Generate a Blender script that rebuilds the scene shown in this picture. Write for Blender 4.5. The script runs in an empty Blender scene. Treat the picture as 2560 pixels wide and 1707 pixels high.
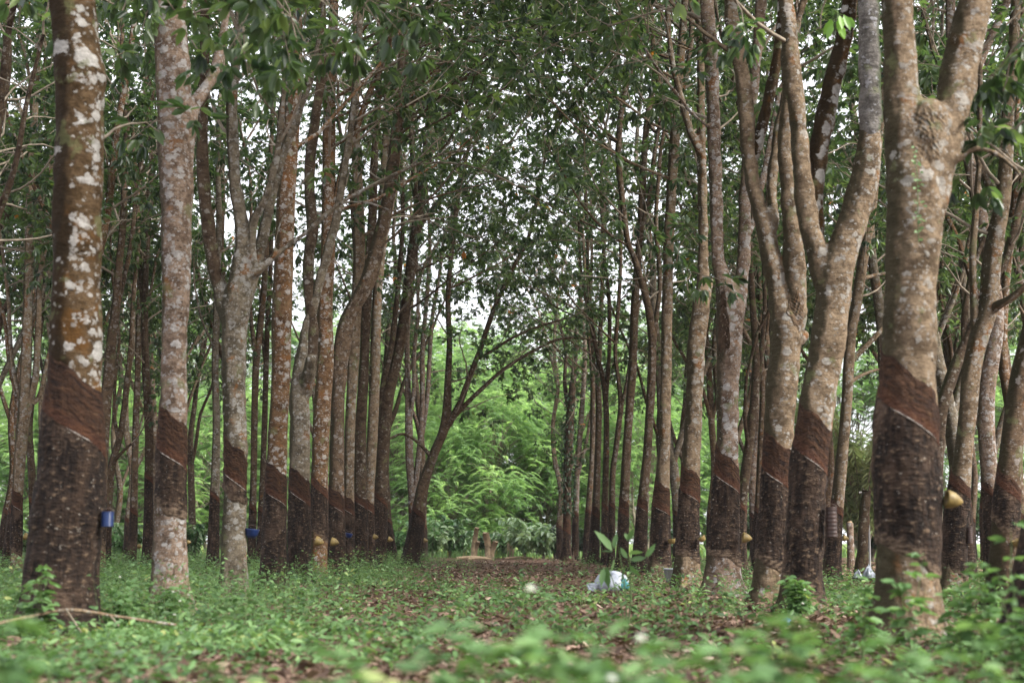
import bpy, math, random
import numpy as np
from mathutils import Vector

# ------------------------------------------------------------------ camera, sky, sun, exposure
SC = bpy.context.scene
COL = SC.collection
CAM_H, LENS = 0.60, 50.0
FPX = LENS / 36.0 * 2560.0                      # focal length in photograph pixels
HORIZON = 1355.0
PITCH = math.atan((HORIZON - 853.5) / FPX)
cam_data = bpy.data.cameras.new("camera")
cam = bpy.data.objects.new("camera", cam_data)
COL.objects.link(cam)
cam.location = (0, 0, CAM_H)
cam.rotation_euler = (math.pi / 2 + PITCH, 0, 0)
cam_data.lens = LENS
cam_data.sensor_width = 36.0
cam_data.clip_start = 0.05
cam_data.clip_end = 2000
cam_data.dof.use_dof = True
cam_data.dof.focus_distance = 22.0
cam_data.dof.aperture_fstop = 2.2
SC.camera = cam

SUN_EL, SUN_AZ = math.radians(38), math.radians(115)   # azimuth clockwise from +Y
world = bpy.data.worlds.new("World")
SC.world = world
world.use_nodes = True
wn = world.node_tree
wn.nodes.clear()
wo = wn.nodes.new("ShaderNodeOutputWorld")
wb = wn.nodes.new("ShaderNodeBackground")
sky = wn.nodes.new("ShaderNodeTexSky")
sky.sky_type = 'NISHITA'
sky.sun_disc = False
sky.sun_elevation = SUN_EL
sky.sun_rotation = SUN_AZ
sky.dust_density = 4.0
sky.air_density = 1.0
wmix = wn.nodes.new("ShaderNodeMix")
wmix.data_type = 'RGBA'
wmix.inputs[0].default_value = 0.8
wmix.inputs[7].default_value = (13.0, 13.1, 13.9, 1)   # bright even cloud layer
wn.links.new(sky.outputs[0], wmix.inputs[6])
wn.links.new(wmix.outputs[2], wb.inputs[0])
wb.inputs[1].default_value = 0.09
wn.links.new(wb.outputs[0], wo.inputs[0])

sun_d = bpy.data.lights.new("sun", 'SUN')
sun_d.energy = 4.8
sun_d.angle = math.radians(16)
sun_d.color = (1.0, 0.96, 0.89)
sun = bpy.data.objects.new("sun", sun_d)
COL.objects.link(sun)
sv = Vector((math.sin(SUN_AZ) * math.cos(SUN_EL), math.cos(SUN_AZ) * math.cos(SUN_EL), math.sin(SUN_EL)))
sun.rotation_euler = sv.to_track_quat('Z', 'Y').to_euler()
sun.location = (0, 0, 30)

SC.view_settings.view_transform = 'Standard'
SC.view_settings.look = 'None'
SC.view_settings.gamma = 1.0
SC.view_settings.exposure = 0.88
SC.cycles.max_bounces = 8
SC.cycles.diffuse_bounces = 4
SC.cycles.transmission_bounces = 4
SC.cycles.transparent_max_bounces = 6
SC.cycles.use_denoising = True

# ------------------------------------------------------------------ small helpers
SP, CP = math.sin(PITCH), math.cos(PITCH)


def P(x, y, D):
    """photograph pixel + distance (world Y) -> world point"""
    u, v = (x - 1280.0) / FPX, (853.5 - y) / FPX
    k = D / (CP - v * SP)
    return np.array([u * k, D, CAM_H + (SP + v * CP) * k])


def W(px, y, D):
    """pixel width at that place -> metres"""
    v = (853.5 - y) / FPX
    return px / FPX * D / (CP - v * SP)


def tag(o, label=None, cat=None, group=None, kind=None):
    if label: o["label"] = label
    if cat: o["category"] = cat
    if group: o["group"] = group
    if kind: o["kind"] = kind
    return o


def empty(name, loc, label, cat, group=None):
    o = bpy.data.objects.new(name, None)
    COL.objects.link(o)
    o.location = loc
    o.empty_display_size = 0.2
    return tag(o, label, cat, group)


class MB:
    """collects vertices / polygons, then becomes ONE mesh"""

    def __init__(self):
        self.v, self.n, self.polys, self.attr = [], 0, [], {}

    def add(self, verts, faces, mat=0, **attr):
        verts = np.asarray(verts, dtype=np.float64).reshape(-1, 3)
        faces = np.asarray(faces, dtype=np.int64)
        if len(faces) == 0:
            return
        self.polys.append((faces + self.n, mat))
        for k in set(self.attr) | set(attr):
            lst = self.attr.setdefault(k, [np.zeros(self.n)] if self.n else [])
            a = attr.get(k)
            lst.append(np.zeros(len(verts)) if a is None else np.broadcast_to(np.asarray(a, dtype=float), (len(verts),)))
        self.v.append(verts)
        self.n += len(verts)

    def tube(self, pts, rad, sides=8, mat=0, cap=True, phase=0.0, wob=0.0):
        pts = np.asarray(pts, float)
        rad = np.broadcast_to(np.asarray(rad, float), (len(pts),))
        t = np.gradient(pts, axis=0)
        t /= np.linalg.norm(t, axis=1)[:, None] + 1e-9
        ref = np.array([0.0, -1.0, 0.0]) if abs(t[:, 1]).mean() < 0.8 else np.array([1.0, 0, 0])
        a = np.cross(t, ref)
        a /= np.linalg.norm(a, axis=1)[:, None] + 1e-9
        b = np.cross(t, a)
        th = np.linspace(0, 2 * np.pi, sides, endpoint=False) + phase
        rr = rad[:, None] * np.ones(sides)
        if wob:
            s = np.arange(len(pts))[:, None]
            rr = rr * (1 + wob * np.sin(2 * th + s * .5 + phase) + wob * .7 * np.sin(3 * th - s * .8 + 2) + wob * .5 * np.sin(s * 1.3 + phase))
        v = pts[:, None, :] + rr[:, :, None] * (np.cos(th)[None, :, None] * a[:, None, :] + np.sin(th)[None, :, None] * b[:, None, :])
        n = len(pts)
        i, j = np.meshgrid(np.arange(n - 1), np.arange(sides), indexing='ij')
        j2 = (j + 1) % sides
        f = np.stack([i * sides + j, i * sides + j2, (i + 1) * sides + j2, (i + 1) * sides + j], -1).reshape(-1, 4)
        base = self.n
        self.add(v, f, mat)
        if cap:
            self.polys.append((np.array([[base + k for k in range(sides)]]), mat))
            self.polys.append((np.array([[base + (n - 1) * sides + k for k in range(sides)][::-1]]), mat))

    def lathe(self, prof, sides=20, mat=0, mtx=None):
        prof = np.asarray(prof, float)
        th = np.linspace(0, 2 * np.pi, sides, endpoint=False)
        v = np.stack([prof[:, 0][:, None] * np.cos(th), prof[:, 0][:, None] * np.sin(th), np.repeat(prof[:, 1][:, None], sides, 1)], -1).reshape(-1, 3)
        if mtx is not None:
            v = v @ np.asarray(mtx, float).T
        n = len(prof)
        i, j = np.meshgrid(np.arange(n - 1), np.arange(sides), indexing='ij')
        j2 = (j + 1) % sides
        self.add(v, np.stack([i * sides + j, i * sides + j2, (i + 1) * sides + j2, (i + 1) * sides + j], -1).reshape(-1, 4), mat)

    def mesh(self, name, mats, smooth=True):
        me = bpy.data.meshes.new(name)
        V = np.concatenate(self.v)
        me.vertices.add(len(V))
        me.vertices.foreach_set("co", V.astype(np.float32).ravel())
        tot = sum(f.size for f, m in self.polys)
        cnt = sum(len(f) for f, m in self.polys)
        me.loops.add(tot)
        me.loops.foreach_set("vertex_index", np.concatenate([f.ravel() for f, m in self.polys]).astype(np.int32))
        sizes = np.concatenate([np.full(len(f), f.shape[1]) for f, m in self.polys])
        me.polygons.add(cnt)
        me.polygons.foreach_set("loop_start", (np.cumsum(sizes) - sizes).astype(np.int32))
        me.polygons.foreach_set("material_index", np.concatenate([np.full(len(f), m) for f, m in self.polys]).astype(np.int32))
        me.polygons.foreach_set("use_smooth", np.full(cnt, smooth))
        for m in mats:
            me.materials.append(m)
        for k, lst in self.attr.items():
            at = me.attributes.new(k, 'FLOAT', 'POINT')
            at.data.foreach_set("value", np.concatenate(lst).astype(np.float32))
        me.update(calc_edges=True)
        me.validate()
        return me

    def build(self, name, mats, parent=None, loc=None, smooth=True):
        if not isinstance(mats, (list, tuple)):
            mats = [mats]
        o = bpy.data.objects.new(name, self.mesh(name, mats, smooth))
        COL.objects.link(o)
        if parent: o.parent = parent
        if loc is not None: o.location = loc
        return o


def unit(v):
    return v / (np.linalg.norm(v, axis=-1, keepdims=True) + 1e-9)


def catmull(pts, k=5):
    """resample rows (x, y, z, r) smoothly"""
    p = np.asarray(pts, float)
    if len(p) < 3:
        t = np.linspace(0, 1, k + 2)[:, None]
        return p[0] * (1 - t) + p[-1] * t
    q = np.vstack([2 * p[0] - p[1], p, 2 * p[-1] - p[-2]])
    out = []
    for i in range(len(p) - 1):
        a, b, c, d = q[i:i + 4]
        for t in np.linspace(0, 1, k, endpoint=False):
            out.append(0.5 * ((2 * b) + (c - a) * t + (2 * a - 5 * b + 4 * c - d) * t * t + (-a + 3 * b - 3 * c + d) * t ** 3))
    out.append(p[-1])
    return np.array(out)


def add_leaves(mb, base, d, nrm, L, Wd, mat, tint, fold=0.25, droop=0.15, simple=False):
    """leaf blades folded along the midrib; all arguments are arrays"""
    n = len(base)
    if n == 0: return
    d = unit(d)
    s = unit(np.cross(d, nrm))
    u = np.cross(s, d)
    L, Wd = np.broadcast_to(L, (n,))[:, None], np.broadcast_to(Wd, (n,))[:, None]
    tip = base + d * L - u * (L * droop)
    if simple:
        m1 = base + d * L * 0.45
        v = np.stack([base, m1 + s * Wd * .5 + u * Wd * fold, tip, m1 - s * Wd * .5 + u * Wd * fold], 1)
        k = np.arange(n)[:, None] * 4
        f = np.concatenate([k + np.array([[0, 1, 2]]), k + np.array([[0, 2, 3]])])
        mb.add(v.reshape(-1, 3), f, mat, tint=np.repeat(tint, 4))
    else:
        m1, m2 = base + d * L * .28, base + d * L * .66 - u * L * droop * .4
        v = np.stack([base, m1 + s * Wd * .44 + u * Wd * fold, m2 + s * Wd * .42 + u * Wd * fold * .8, tip,
                      m2 - s * Wd * .42 + u * Wd * fold * .8, m1 - s * Wd * .44 + u * Wd * fold], 1)
        k = np.arange(n)[:, None] * 6
        f = np.concatenate([k + np.array([[0, 1, 2, 3]]), k + np.array([[0, 3, 4, 5]])])
        mb.add(v.reshape(-1, 3), f, mat, tint=np.repeat(tint, 6))


# ------------------------------------------------------------------ materials
class G:
    def __init__(self, name):
        self.m = bpy.data.materials.new(name)
        self.m.use_nodes = True
        self.t = self.m.node_tree
        self.t.nodes.clear()
        self.out = self.t.nodes.new("ShaderNodeOutputMaterial")

    def n(self, typ, ins=None, **props):
        nd = self.t.nodes.new("ShaderNode" + typ)
        for k, v in props.items():
            setattr(nd, k, v)
        for k, v in (ins or {}).items():
            self.put(nd.inputs[k], v)
        return nd

    def put(self, sock, v):
        if isinstance(v, bpy.types.NodeSocket):
            self.t.links.new(v, sock)
        elif isinstance(v, bpy.types.Node):
            self.t.links.new(v.outputs[0], sock)
        elif isinstance(v, tuple) and len(v) == 3 and sock.type == 'RGBA':
            sock.default_value = (*v, 1)
        else:
            sock.default_value = v

    def noise(self, vec, scale, detail=3, rough=.55):
        return self.n("TexNoise", {"Vector": vec, "Scale": scale, "Detail": detail, "Roughness": rough}).outputs[0]

    def step(self, val, a, b):
        return self.n("MapRange", {"Value": val, "From Min": a, "From Max": b}, interpolation_type='SMOOTHSTEP').outputs[0]

    def mix(self, f, a, b, mode='MIX'):
        nd = self.n("Mix", data_type='RGBA', blend_type=mode)
        self.put(nd.inputs[0], f); self.put(nd.inputs[6], a); self.put(nd.inputs[7], b)
        return nd.outputs[2]

    def math(self, op, a, b=0.0):
        nd = self.n("Math", operation=op)
        self.put(nd.inputs[0], a); self.put(nd.inputs[1], b)
        return nd.outputs[0]

    def scale(self, vec, s):
        nd = self.n("VectorMath", operation='MULTIPLY')
        self.put(nd.inputs[0], vec); self.put(nd.inputs[1], s)
        return nd.outputs[0]

    def obj_coord(self):
        tc = self.n("TexCoord").outputs["Object"]
        rnd = self.n("ObjectInfo").outputs["Random"]
        ad = self.n("VectorMath", operation='ADD')
        self.put(ad.inputs[0], tc)
        cx = self.n("CombineXYZ", {0: self.math('MULTIPLY', rnd, 37.0), 1: self.math('MULTIPLY', rnd, 91.0), 2: self.math('MULTIPLY', rnd, 53.0)})
        self.put(ad.inputs[1], cx.outputs[0])
        return ad.outputs[0]

    def attr(self, name):
        return self.n("Attribute", attribute_name=name).outputs["Fac"]

    def bump(self, h, strength=.5, dist=.02):
        return self.n("Bump", {"Height": h, "Strength": strength, "Distance": dist}).outputs[0]

    def finish(self, col, rough=.8, normal=None, spec=.3, **extra):
        b = self.n("BsdfPrincipled", {"Base Color": col, "Roughness": rough, "Specular IOR Level": spec})
        for k, v in extra.items():
            self.put(b.inputs[k.replace('_', ' ')], v)
        if normal is not None:
            self.put(b.inputs["Normal"], normal)
        self.t.links.new(b.outputs[0], self.out.inputs[0])
        return self.m

    def leaf(self, col, trans, rough=.45, spec=.4, amt=.35):
        b = self.n("BsdfPrincipled", {"Base Color": col, "Roughness": rough, "Specular IOR Level": spec})
        t = self.n("BsdfTranslucent", {"Color": trans})
        mx = self.n("MixShader", {0: amt, 1: b.outputs[0], 2: t.outputs[0]})
        self.t.links.new(mx.outputs[0], self.out.inputs[0])
        return self.m


def bark(name, dark, light, lichen=.55, orange=.62, moss=.75, moss_shade_dir=(-1, -.2, 0), lich_col=(.42, .41, .385), moss_shade_col=(.022, .021, .010), org=(.17, .075, .025), lscale=.65):
    """lichen / orange / moss are thresholds: lower = more of it; moss also carries painted side shade"""
    g = G(name)
    c = g.obj_coord()
    big = g.noise(g.scale(c, (1, 1, .7)), 2.0, 4)
    patch = g.noise(g.scale(c, (1, 1, 1.4)), 6.5, 4, .6)
    mid = g.noise(g.scale(c, (1, 1, 1.5)), 19, 5, .65)
    fine = g.noise(c, 70, 4, .7)
    col = g.mix(g.step(g.math('ADD', g.math('MULTIPLY', mid, .55), g.math('MULTIPLY', patch, .45)), .36, .62), dark, light)
    col = g.mix(g.math('MULTIPLY', g.step(fine, .46, .72), .55), col, tuple(x * .45 for x in dark))
    # broad weather stains
    col = g.mix(g.math('MULTIPLY', g.step(patch, .50, .36), .45), col, tuple(x * .55 for x in dark))
    om = g.step(g.math('ADD', g.noise(g.scale(c, (1, 1, 1.2)), 5, 5), g.math('MULTIPLY', g.math('SUBTRACT', big, .5), .8)), orange, orange + .1)
    col = g.mix(g.math('MULTIPLY', om, .75), col, org)
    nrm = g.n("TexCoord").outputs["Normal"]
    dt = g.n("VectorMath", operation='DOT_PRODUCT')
    g.put(dt.inputs[0], nrm); g.put(dt.inputs[1], Vector(moss_shade_dir).normalized())
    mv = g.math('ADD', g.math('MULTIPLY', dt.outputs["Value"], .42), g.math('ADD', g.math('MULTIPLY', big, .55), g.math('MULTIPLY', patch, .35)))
    mm = g.step(mv, moss, moss + .2)  # moss, plus the trunks' shaded side painted into the bark colour
    lm1 = g.noise(g.scale(c, (1, 1, 1.35)), 22 * lscale, 4, .6)
    lm2 = g.noise(g.scale(c, (1, 1, 1.2)), 52 * lscale, 3, .6)
    z = g.n("SeparateXYZ", {0: g.n("TexCoord").outputs["Object"]}).outputs[2]
    lv = g.math('SUBTRACT', g.math('ADD', lm1, g.math('MULTIPLY', g.math('SUBTRACT', big, .5), .55)), g.math('MULTIPLY', mm, .19))
    lv = g.math('SUBTRACT', lv, g.math('MULTIPLY', g.step(z, .75, .35), .06))
    wob = g.n("VectorMath", operation='ADD')
    g.put(wob.inputs[0], g.scale(c, (1, 1, 1.15)))
    nz = g.n("TexNoise", {"Vector": c, "Scale": 24.0, "Detail": 4.0, "Roughness": .7})
    g.put(wob.inputs[1], g.scale(nz.outputs[1], (.055, .055, .055)))
    wv = wob.outputs[0]

    def colonies(sc, lo, hi, gate):
        v = g.n("TexVoronoi", {"Vector": wv, "Scale": sc})
        r = g.n("SeparateColor", {0: v.outputs["Color"]}).outputs[0]
        lim = g.math('MULTIPLY', g.step(g.math('SUBTRACT', r, gate), 0.0, .45), .55)
        return g.step(g.math('SUBTRACT', lim, v.outputs["Distance"]), lo, hi)
    gate = g.math('ADD', g.math('MULTIPLY', g.math('SUBTRACT', lichen, lv), 2.2), .30)
    l1 = g.math('MAXIMUM', colonies(15 * lscale, .02, .12, gate), g.math('MULTIPLY', colonies(27 * lscale, .02, .12, g.math('ADD', gate, .05)), .9))
    l2 = g.math('MAXIMUM', colonies(60 * lscale, .02, .15, g.math('ADD', gate, .0)), g.math('MULTIPLY', g.step(lm2, .60, .66), g.step(lv, lichen - .2, lichen)))
    col = g.mix(g.math('MULTIPLY', mm, .85), col, moss_shade_col)
    lc = g.mix(g.step(mid, .32, .66), lich_col, tuple(x * .55 for x in lich_col))
    col = g.mix(g.math('MULTIPLY', g.math('MAXIMUM', l1, g.math('MULTIPLY', l2, .75)), .72), col, lc)
    gm = g.math('MULTIPLY', g.step(g.noise(c, 6.0, 4), .60, .68), .55)
    col = g.mix(gm, col, (.115, .125, .055))
    # pits and leaf scars
    vor = g.n("TexVoronoi", {"Vector": g.scale(c, (1, 1, 1.6)), "Scale": 11.0}).outputs["Distance"]
    pit = g.math('MULTIPLY', g.step(vor, .16, .06), g.step(g.noise(c, 4, 2), .5, .56))
    col = g.mix(g.math('MULTIPLY', pit, .75), col, tuple(x * .25 for x in dark))
    crack = g.noise(g.scale(c, (1, 1, .22)), 30, 4, .6)
    low = g.step(z, .6, .25)
    col = g.mix(g.math('MULTIPLY', g.step(crack, .44, .34), g.math('MULTIPLY', low, .7)), col, tuple(x * .3 for x in dark))
    rings = g.noise(g.scale(c, (.5, .5, 9)), 5, 3)
    h = g.math('ADD', g.math('ADD', g.math('MULTIPLY', fine, .6), mid), g.math('ADD', g.math('MULTIPLY', rings, .45), g.math('MULTIPLY', l1, .2)))
    h = g.math('SUBTRACT', g.math('ADD', h, g.math('MULTIPLY', crack, g.math('MULTIPLY', low, 1.2))), g.math('MULTIPLY', pit, .5))
    return g.finish(col, .92, g.bump(h, .8, .022), .12)


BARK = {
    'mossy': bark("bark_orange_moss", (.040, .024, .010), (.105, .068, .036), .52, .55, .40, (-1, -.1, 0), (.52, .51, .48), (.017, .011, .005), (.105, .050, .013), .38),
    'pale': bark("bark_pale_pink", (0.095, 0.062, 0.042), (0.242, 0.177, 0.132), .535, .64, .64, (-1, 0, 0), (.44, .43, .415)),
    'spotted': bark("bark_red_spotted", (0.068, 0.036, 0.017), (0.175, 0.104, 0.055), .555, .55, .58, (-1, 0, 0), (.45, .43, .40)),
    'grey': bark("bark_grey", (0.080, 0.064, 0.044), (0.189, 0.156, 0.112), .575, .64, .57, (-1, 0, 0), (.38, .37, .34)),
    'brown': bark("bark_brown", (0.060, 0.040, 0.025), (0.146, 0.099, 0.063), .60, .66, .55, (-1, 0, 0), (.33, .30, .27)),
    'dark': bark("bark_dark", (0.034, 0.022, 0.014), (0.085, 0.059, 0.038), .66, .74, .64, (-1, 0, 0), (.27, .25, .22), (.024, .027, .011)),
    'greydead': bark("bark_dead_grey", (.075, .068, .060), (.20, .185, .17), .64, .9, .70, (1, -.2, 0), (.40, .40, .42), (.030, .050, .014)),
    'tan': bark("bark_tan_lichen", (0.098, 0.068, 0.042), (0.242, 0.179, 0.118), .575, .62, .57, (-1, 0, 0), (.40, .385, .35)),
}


def panel_material():
    g = G("tapped_bark")
    pu, pv, pz, cut = g.attr("pu"), g.attr("pv"), g.attr("pz"), g.attr("cut")
    rnd = g.math('MULTIPLY', g.n("ObjectInfo").outputs["Random"], 60.0)
    vec = lambda a, b: g.n("CombineXYZ", {0: g.math('MULTIPLY', pu, a), 1: g.math('MULTIPLY', b[0], b[1]), 2: rnd}).outputs[0]
    s1 = g.noise(vec(7.0, (pv, 22.0)), 1.6, 6, .7)
    s2 = g.noise(vec(16.0, (pz, 2.2)), 1.5, 5, .65)
    s3 = g.noise(vec(15.0, (pz, 22.0)), 1.6, 4, .6)
    s4 = g.noise(vec(9.0, (pv, 16.0)), 2.2, 3, .6)
    big = g.noise(vec(5.0, (pz, 2.5)), 1.3, 4)
    upper = g.mix(g.step(s1, .34, .68), (.016, .009, .007), (.078, .038, .020))
    upper = g.mix(g.math('MULTIPLY', g.step(s4, .60, .70), .75), upper, (.125, .072, .036))
    red = g.math('MULTIPLY', g.step(cut, -.14, -.01), .65)
    upper = g.mix(red, upper, g.mix(g.step(s1, .3, .7), (.055, .020, .013), (.118, .050, .026)))
    lower = g.mix(g.step(g.math('ADD', g.math('MULTIPLY', s2, .6), g.math('MULTIPLY', s3, .4)), .38, .64), (.009, .006, .005), (.047, .029, .019))
    lower = g.mix(g.math('MULTIPLY', g.step(s3, .585, .66), .75), lower, (.15, .105, .068))
    lower = g.mix(g.math('MULTIPLY', g.step(big, .54, .70), .6), lower, (.115, .075, .052))
    lower = g.mix(g.math('MULTIPLY', g.step(g.noise(vec(26, (pz, 26)), 1.5, 2), .68, .72), .7), lower, (.30, .27, .23))
    col = g.mix(g.step(cut, -.004, .004), upper, lower)
    low = g.step(g.math('ADD', g.attr('bot'), g.math('MULTIPLY', g.math('SUBTRACT', s3, .5), .9)), .55, .95)
    col = g.mix(g.math('MULTIPLY', low, .85), col, g.mix(g.step(s3, .35, .65), (.075, .050, .033), (.165, .118, .082)))
    tone = g.attr('tone')
    tc = g.n("CombineXYZ", {0: tone, 1: tone, 2: tone}).outputs[0]
    col = g.mix(1.0, col, tc, 'MULTIPLY')
    h = g.math('ADD', g.math('MULTIPLY', s1, g.step(cut, .02, -.02)), g.math('ADD', g.math('MULTIPLY', s2, .9), g.math('MULTIPLY', s3, 1.3)))
    return g.finish(col, .88, g.bump(h, 1.0, .03), .18)


PANEL = panel_material()


def leaf_material(name, stops, trans_gain=1.6, rough=.42, spec=.45, amt=.38):
    g = G(name)
    r = g.n("ValToRGB", {0: g.attr("tint")})
    els = r.color_ramp.elements
    while len(els) < len(stops): els.new(.5)
    for e, (p, c) in zip(els, stops):
        e.position, e.color = p, (*c, 1)
    tr = g.mix(1.0, r.outputs[0], (trans_gain, trans_gain * 1.05, trans_gain * .6), 'MULTIPLY')
    return g.leaf(r.outputs[0], tr, rough, spec, amt)


LEAF = leaf_material("rubber_leaf", [(0, (.012, .028, .013)), (.4, (.042, .076, .032)), (.8, (.105, .155, .060)), (.965, (.15, .21, .06)), (.985, (.36, .14, .03))], 2.0, .38, .6, .46)
YOUNG = leaf_material("young_leaf", [(0, (.12, .26, .05)), (1, (.20, .36, .07))], 1.8)
WEED = leaf_material("weed_leaf", [(0, (.040, .088, .032)), (.5, (.115, .215, .080)), (.9, (.215, .34, .140)), (.98, (.34, .36, .13))], 1.4, .5, .35, .35)
FEATHER = leaf_material("feathery_leaf", [(0, (.115, .20, .095)), (.5, (.24, .375, .175)), (1, (.41, .555, .29))], 1.5, .55, .3, .5)
COFFEE = leaf_material("glossy_leaf", [(0, (.03, .085, .03)), (.55, (.08, .19, .055)), (1, (.36, .47, .30))], 1.4, .28, .6, .25)  # palest stop paints sun glare onto the leaves
BAMBOO = leaf_material("bamboo_leaf", [(0, (.14, .20, .09)), (1, (.36, .44, .24))], 1.2, .5, .35, .3)
DARKLEAF = leaf_material("dark_leaf", [(0, (.018, .045, .022)), (1, (.05, .10, .04))], 1.2, .4, .5, .3)
LITTER = leaf_material("dry_leaf", [(0, (.050, .029, .022)), (.45, (.125, .083, .060)), (.8, (.25, .165, .125)), (1, (.46, .36, .29))], 1.0, .7, .2, .15)
PETAL = leaf_material("white_petal", [(0, (.75, .76, .78)), (1, (.8, .8, .8))], 1.0, .6, .2, .3)


def plain(name, col, rough=.6, spec=.3, var=.25, scale=20, bump=.2, **kw):
    g = G(name)
    c = g.obj_coord()
    n = g.noise(c, scale, 4)
    cc = g.mix(g.step(n, .3, .7), tuple(x * (1 - var) for x in col), col)
    return g.finish(cc, rough, g.bump(n, bump, .01), spec, **kw)


TWIG = plain("pale_twig", (.29, .245, .19), .85, .15, .5, 12)
STEM = plain("green_stem", (.10, .16, .05), .6, .3, .4, 30)
PALEWOOD = plain("pale_stripped_bark", (.36, .27, .17), .85, .2, .5, 10)
WOOD = plain("cut_wood", (.42, .31, .20), .8, .2, .3, 14)
LATEX = plain("dried_latex", (.30, .265, .235), .5, .4, .45, 40)
YELLOW = plain("yellow_plastic", (.26, .185, .062), .5, .35, .55, 22)
BLUE = plain("blue_plastic", (.008, .026, .105), .35, .5, .35, 18)
PALEBLUE = plain("faded_blue_plastic", (.06, .22, .50), .4, .5, .3, 22)
BLACKP = plain("black_plastic", (.012, .012, .014), .5, .4, .3, 25)
BROWNCUP = plain("stained_dark_plastic", (.055, .032, .026), .5, .35, .6, 22)
WIRE = plain("rusty_wire", (.12, .085, .07), .6, .4, .4, 60)
SACKM = plain("white_woven_plastic", (.40, .43, .49), .5, .35, .25, 12, .5)
TEAL = plain("teal_print", (.05, .25, .28), .5, .35, .3, 12, .3)
GREYP = plain("grey_plastic", (.36, .40, .46), .5, .35, .2, 15)
PIPE = plain("grey_pipe", (.24, .235, .23), .7, .3, .3, 9)


def ground_material():
    g = G("soil_and_litter")
    c = g.n("TexCoord").outputs["Object"]
    a = g.noise(c, 9, 6, .7)
    b = g.noise(c, .6, 4)
    f = g.noise(c, 45, 4, .7)
    col = g.mix(g.step(a, .35, .68), (.075, .043, .030), (.19, .115, .080))
    col = g.mix(g.step(f, .5, .75), col, (.27, .18, .13))
    col = g.mix(g.math('MULTIPLY', g.step(b, .5, .62), .5), col, (.055, .05, .025))
    sx = g.n("SeparateXYZ", {0: c})
    far = g.step(g.math('ADD', sx.outputs[1], g.math('MULTIPLY', b, 6)), 57, 62)
    grass = g.mix(g.step(f, .4, .7), (.10, .17, .035), (.24, .31, .08))
    col = g.mix(far, col, grass)
    right = g.math('MULTIPLY', g.step(g.math('ADD', sx.outputs[0], g.math('MULTIPLY', b, 2)), 5.9, 7.2), g.math('MULTIPLY', g.step(sx.outputs[1], 19, 22), g.step(sx.outputs[1], 44, 36)))
    earth = g.mix(g.step(a, .4, .7), (.40, .26, .19), (.56, .41, .31))
    col = g.mix(right, col, earth)
    return g.finish(col, .95, g.bump(g.math('ADD', a, f), .9, .04), .1)


# ------------------------------------------------------------------ ground
def gz(x, y):
    return .035 * np.sin(.9 * x + .4) * np.sin(.55 * y + 1) + .02 * np.sin(2.3 * x + 1.1 * y)


def build_ground():
    xs = np.unique(np.concatenate([np.linspace(-400, -30, 14), np.linspace(-30, 30, 121), np.linspace(30, 400, 14)]))
    ys = np.unique(np.concatenate([np.linspace(-60, 0, 13), np.linspace(0, 60, 121), np.linspace(60, 600, 16)]))
    X, Y = np.meshgrid(xs, ys)
    mb = MB()
    nx = len(xs)
    i, j = np.meshgrid(np.arange(len(ys) - 1), np.arange(nx - 1), indexing='ij')
    mb.add(np.stack([X, Y, gz(X, Y)], -1), np.stack([i * nx + j, i * nx + j + 1, (i + 1) * nx + j + 1, (i + 1) * nx + j], -1).reshape(-1, 4))
    tag(mb.build("ground", ground_material()), "bare brown soil strewn with dry leaves between the rubber rows", kind="structure")


build_ground()


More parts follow.
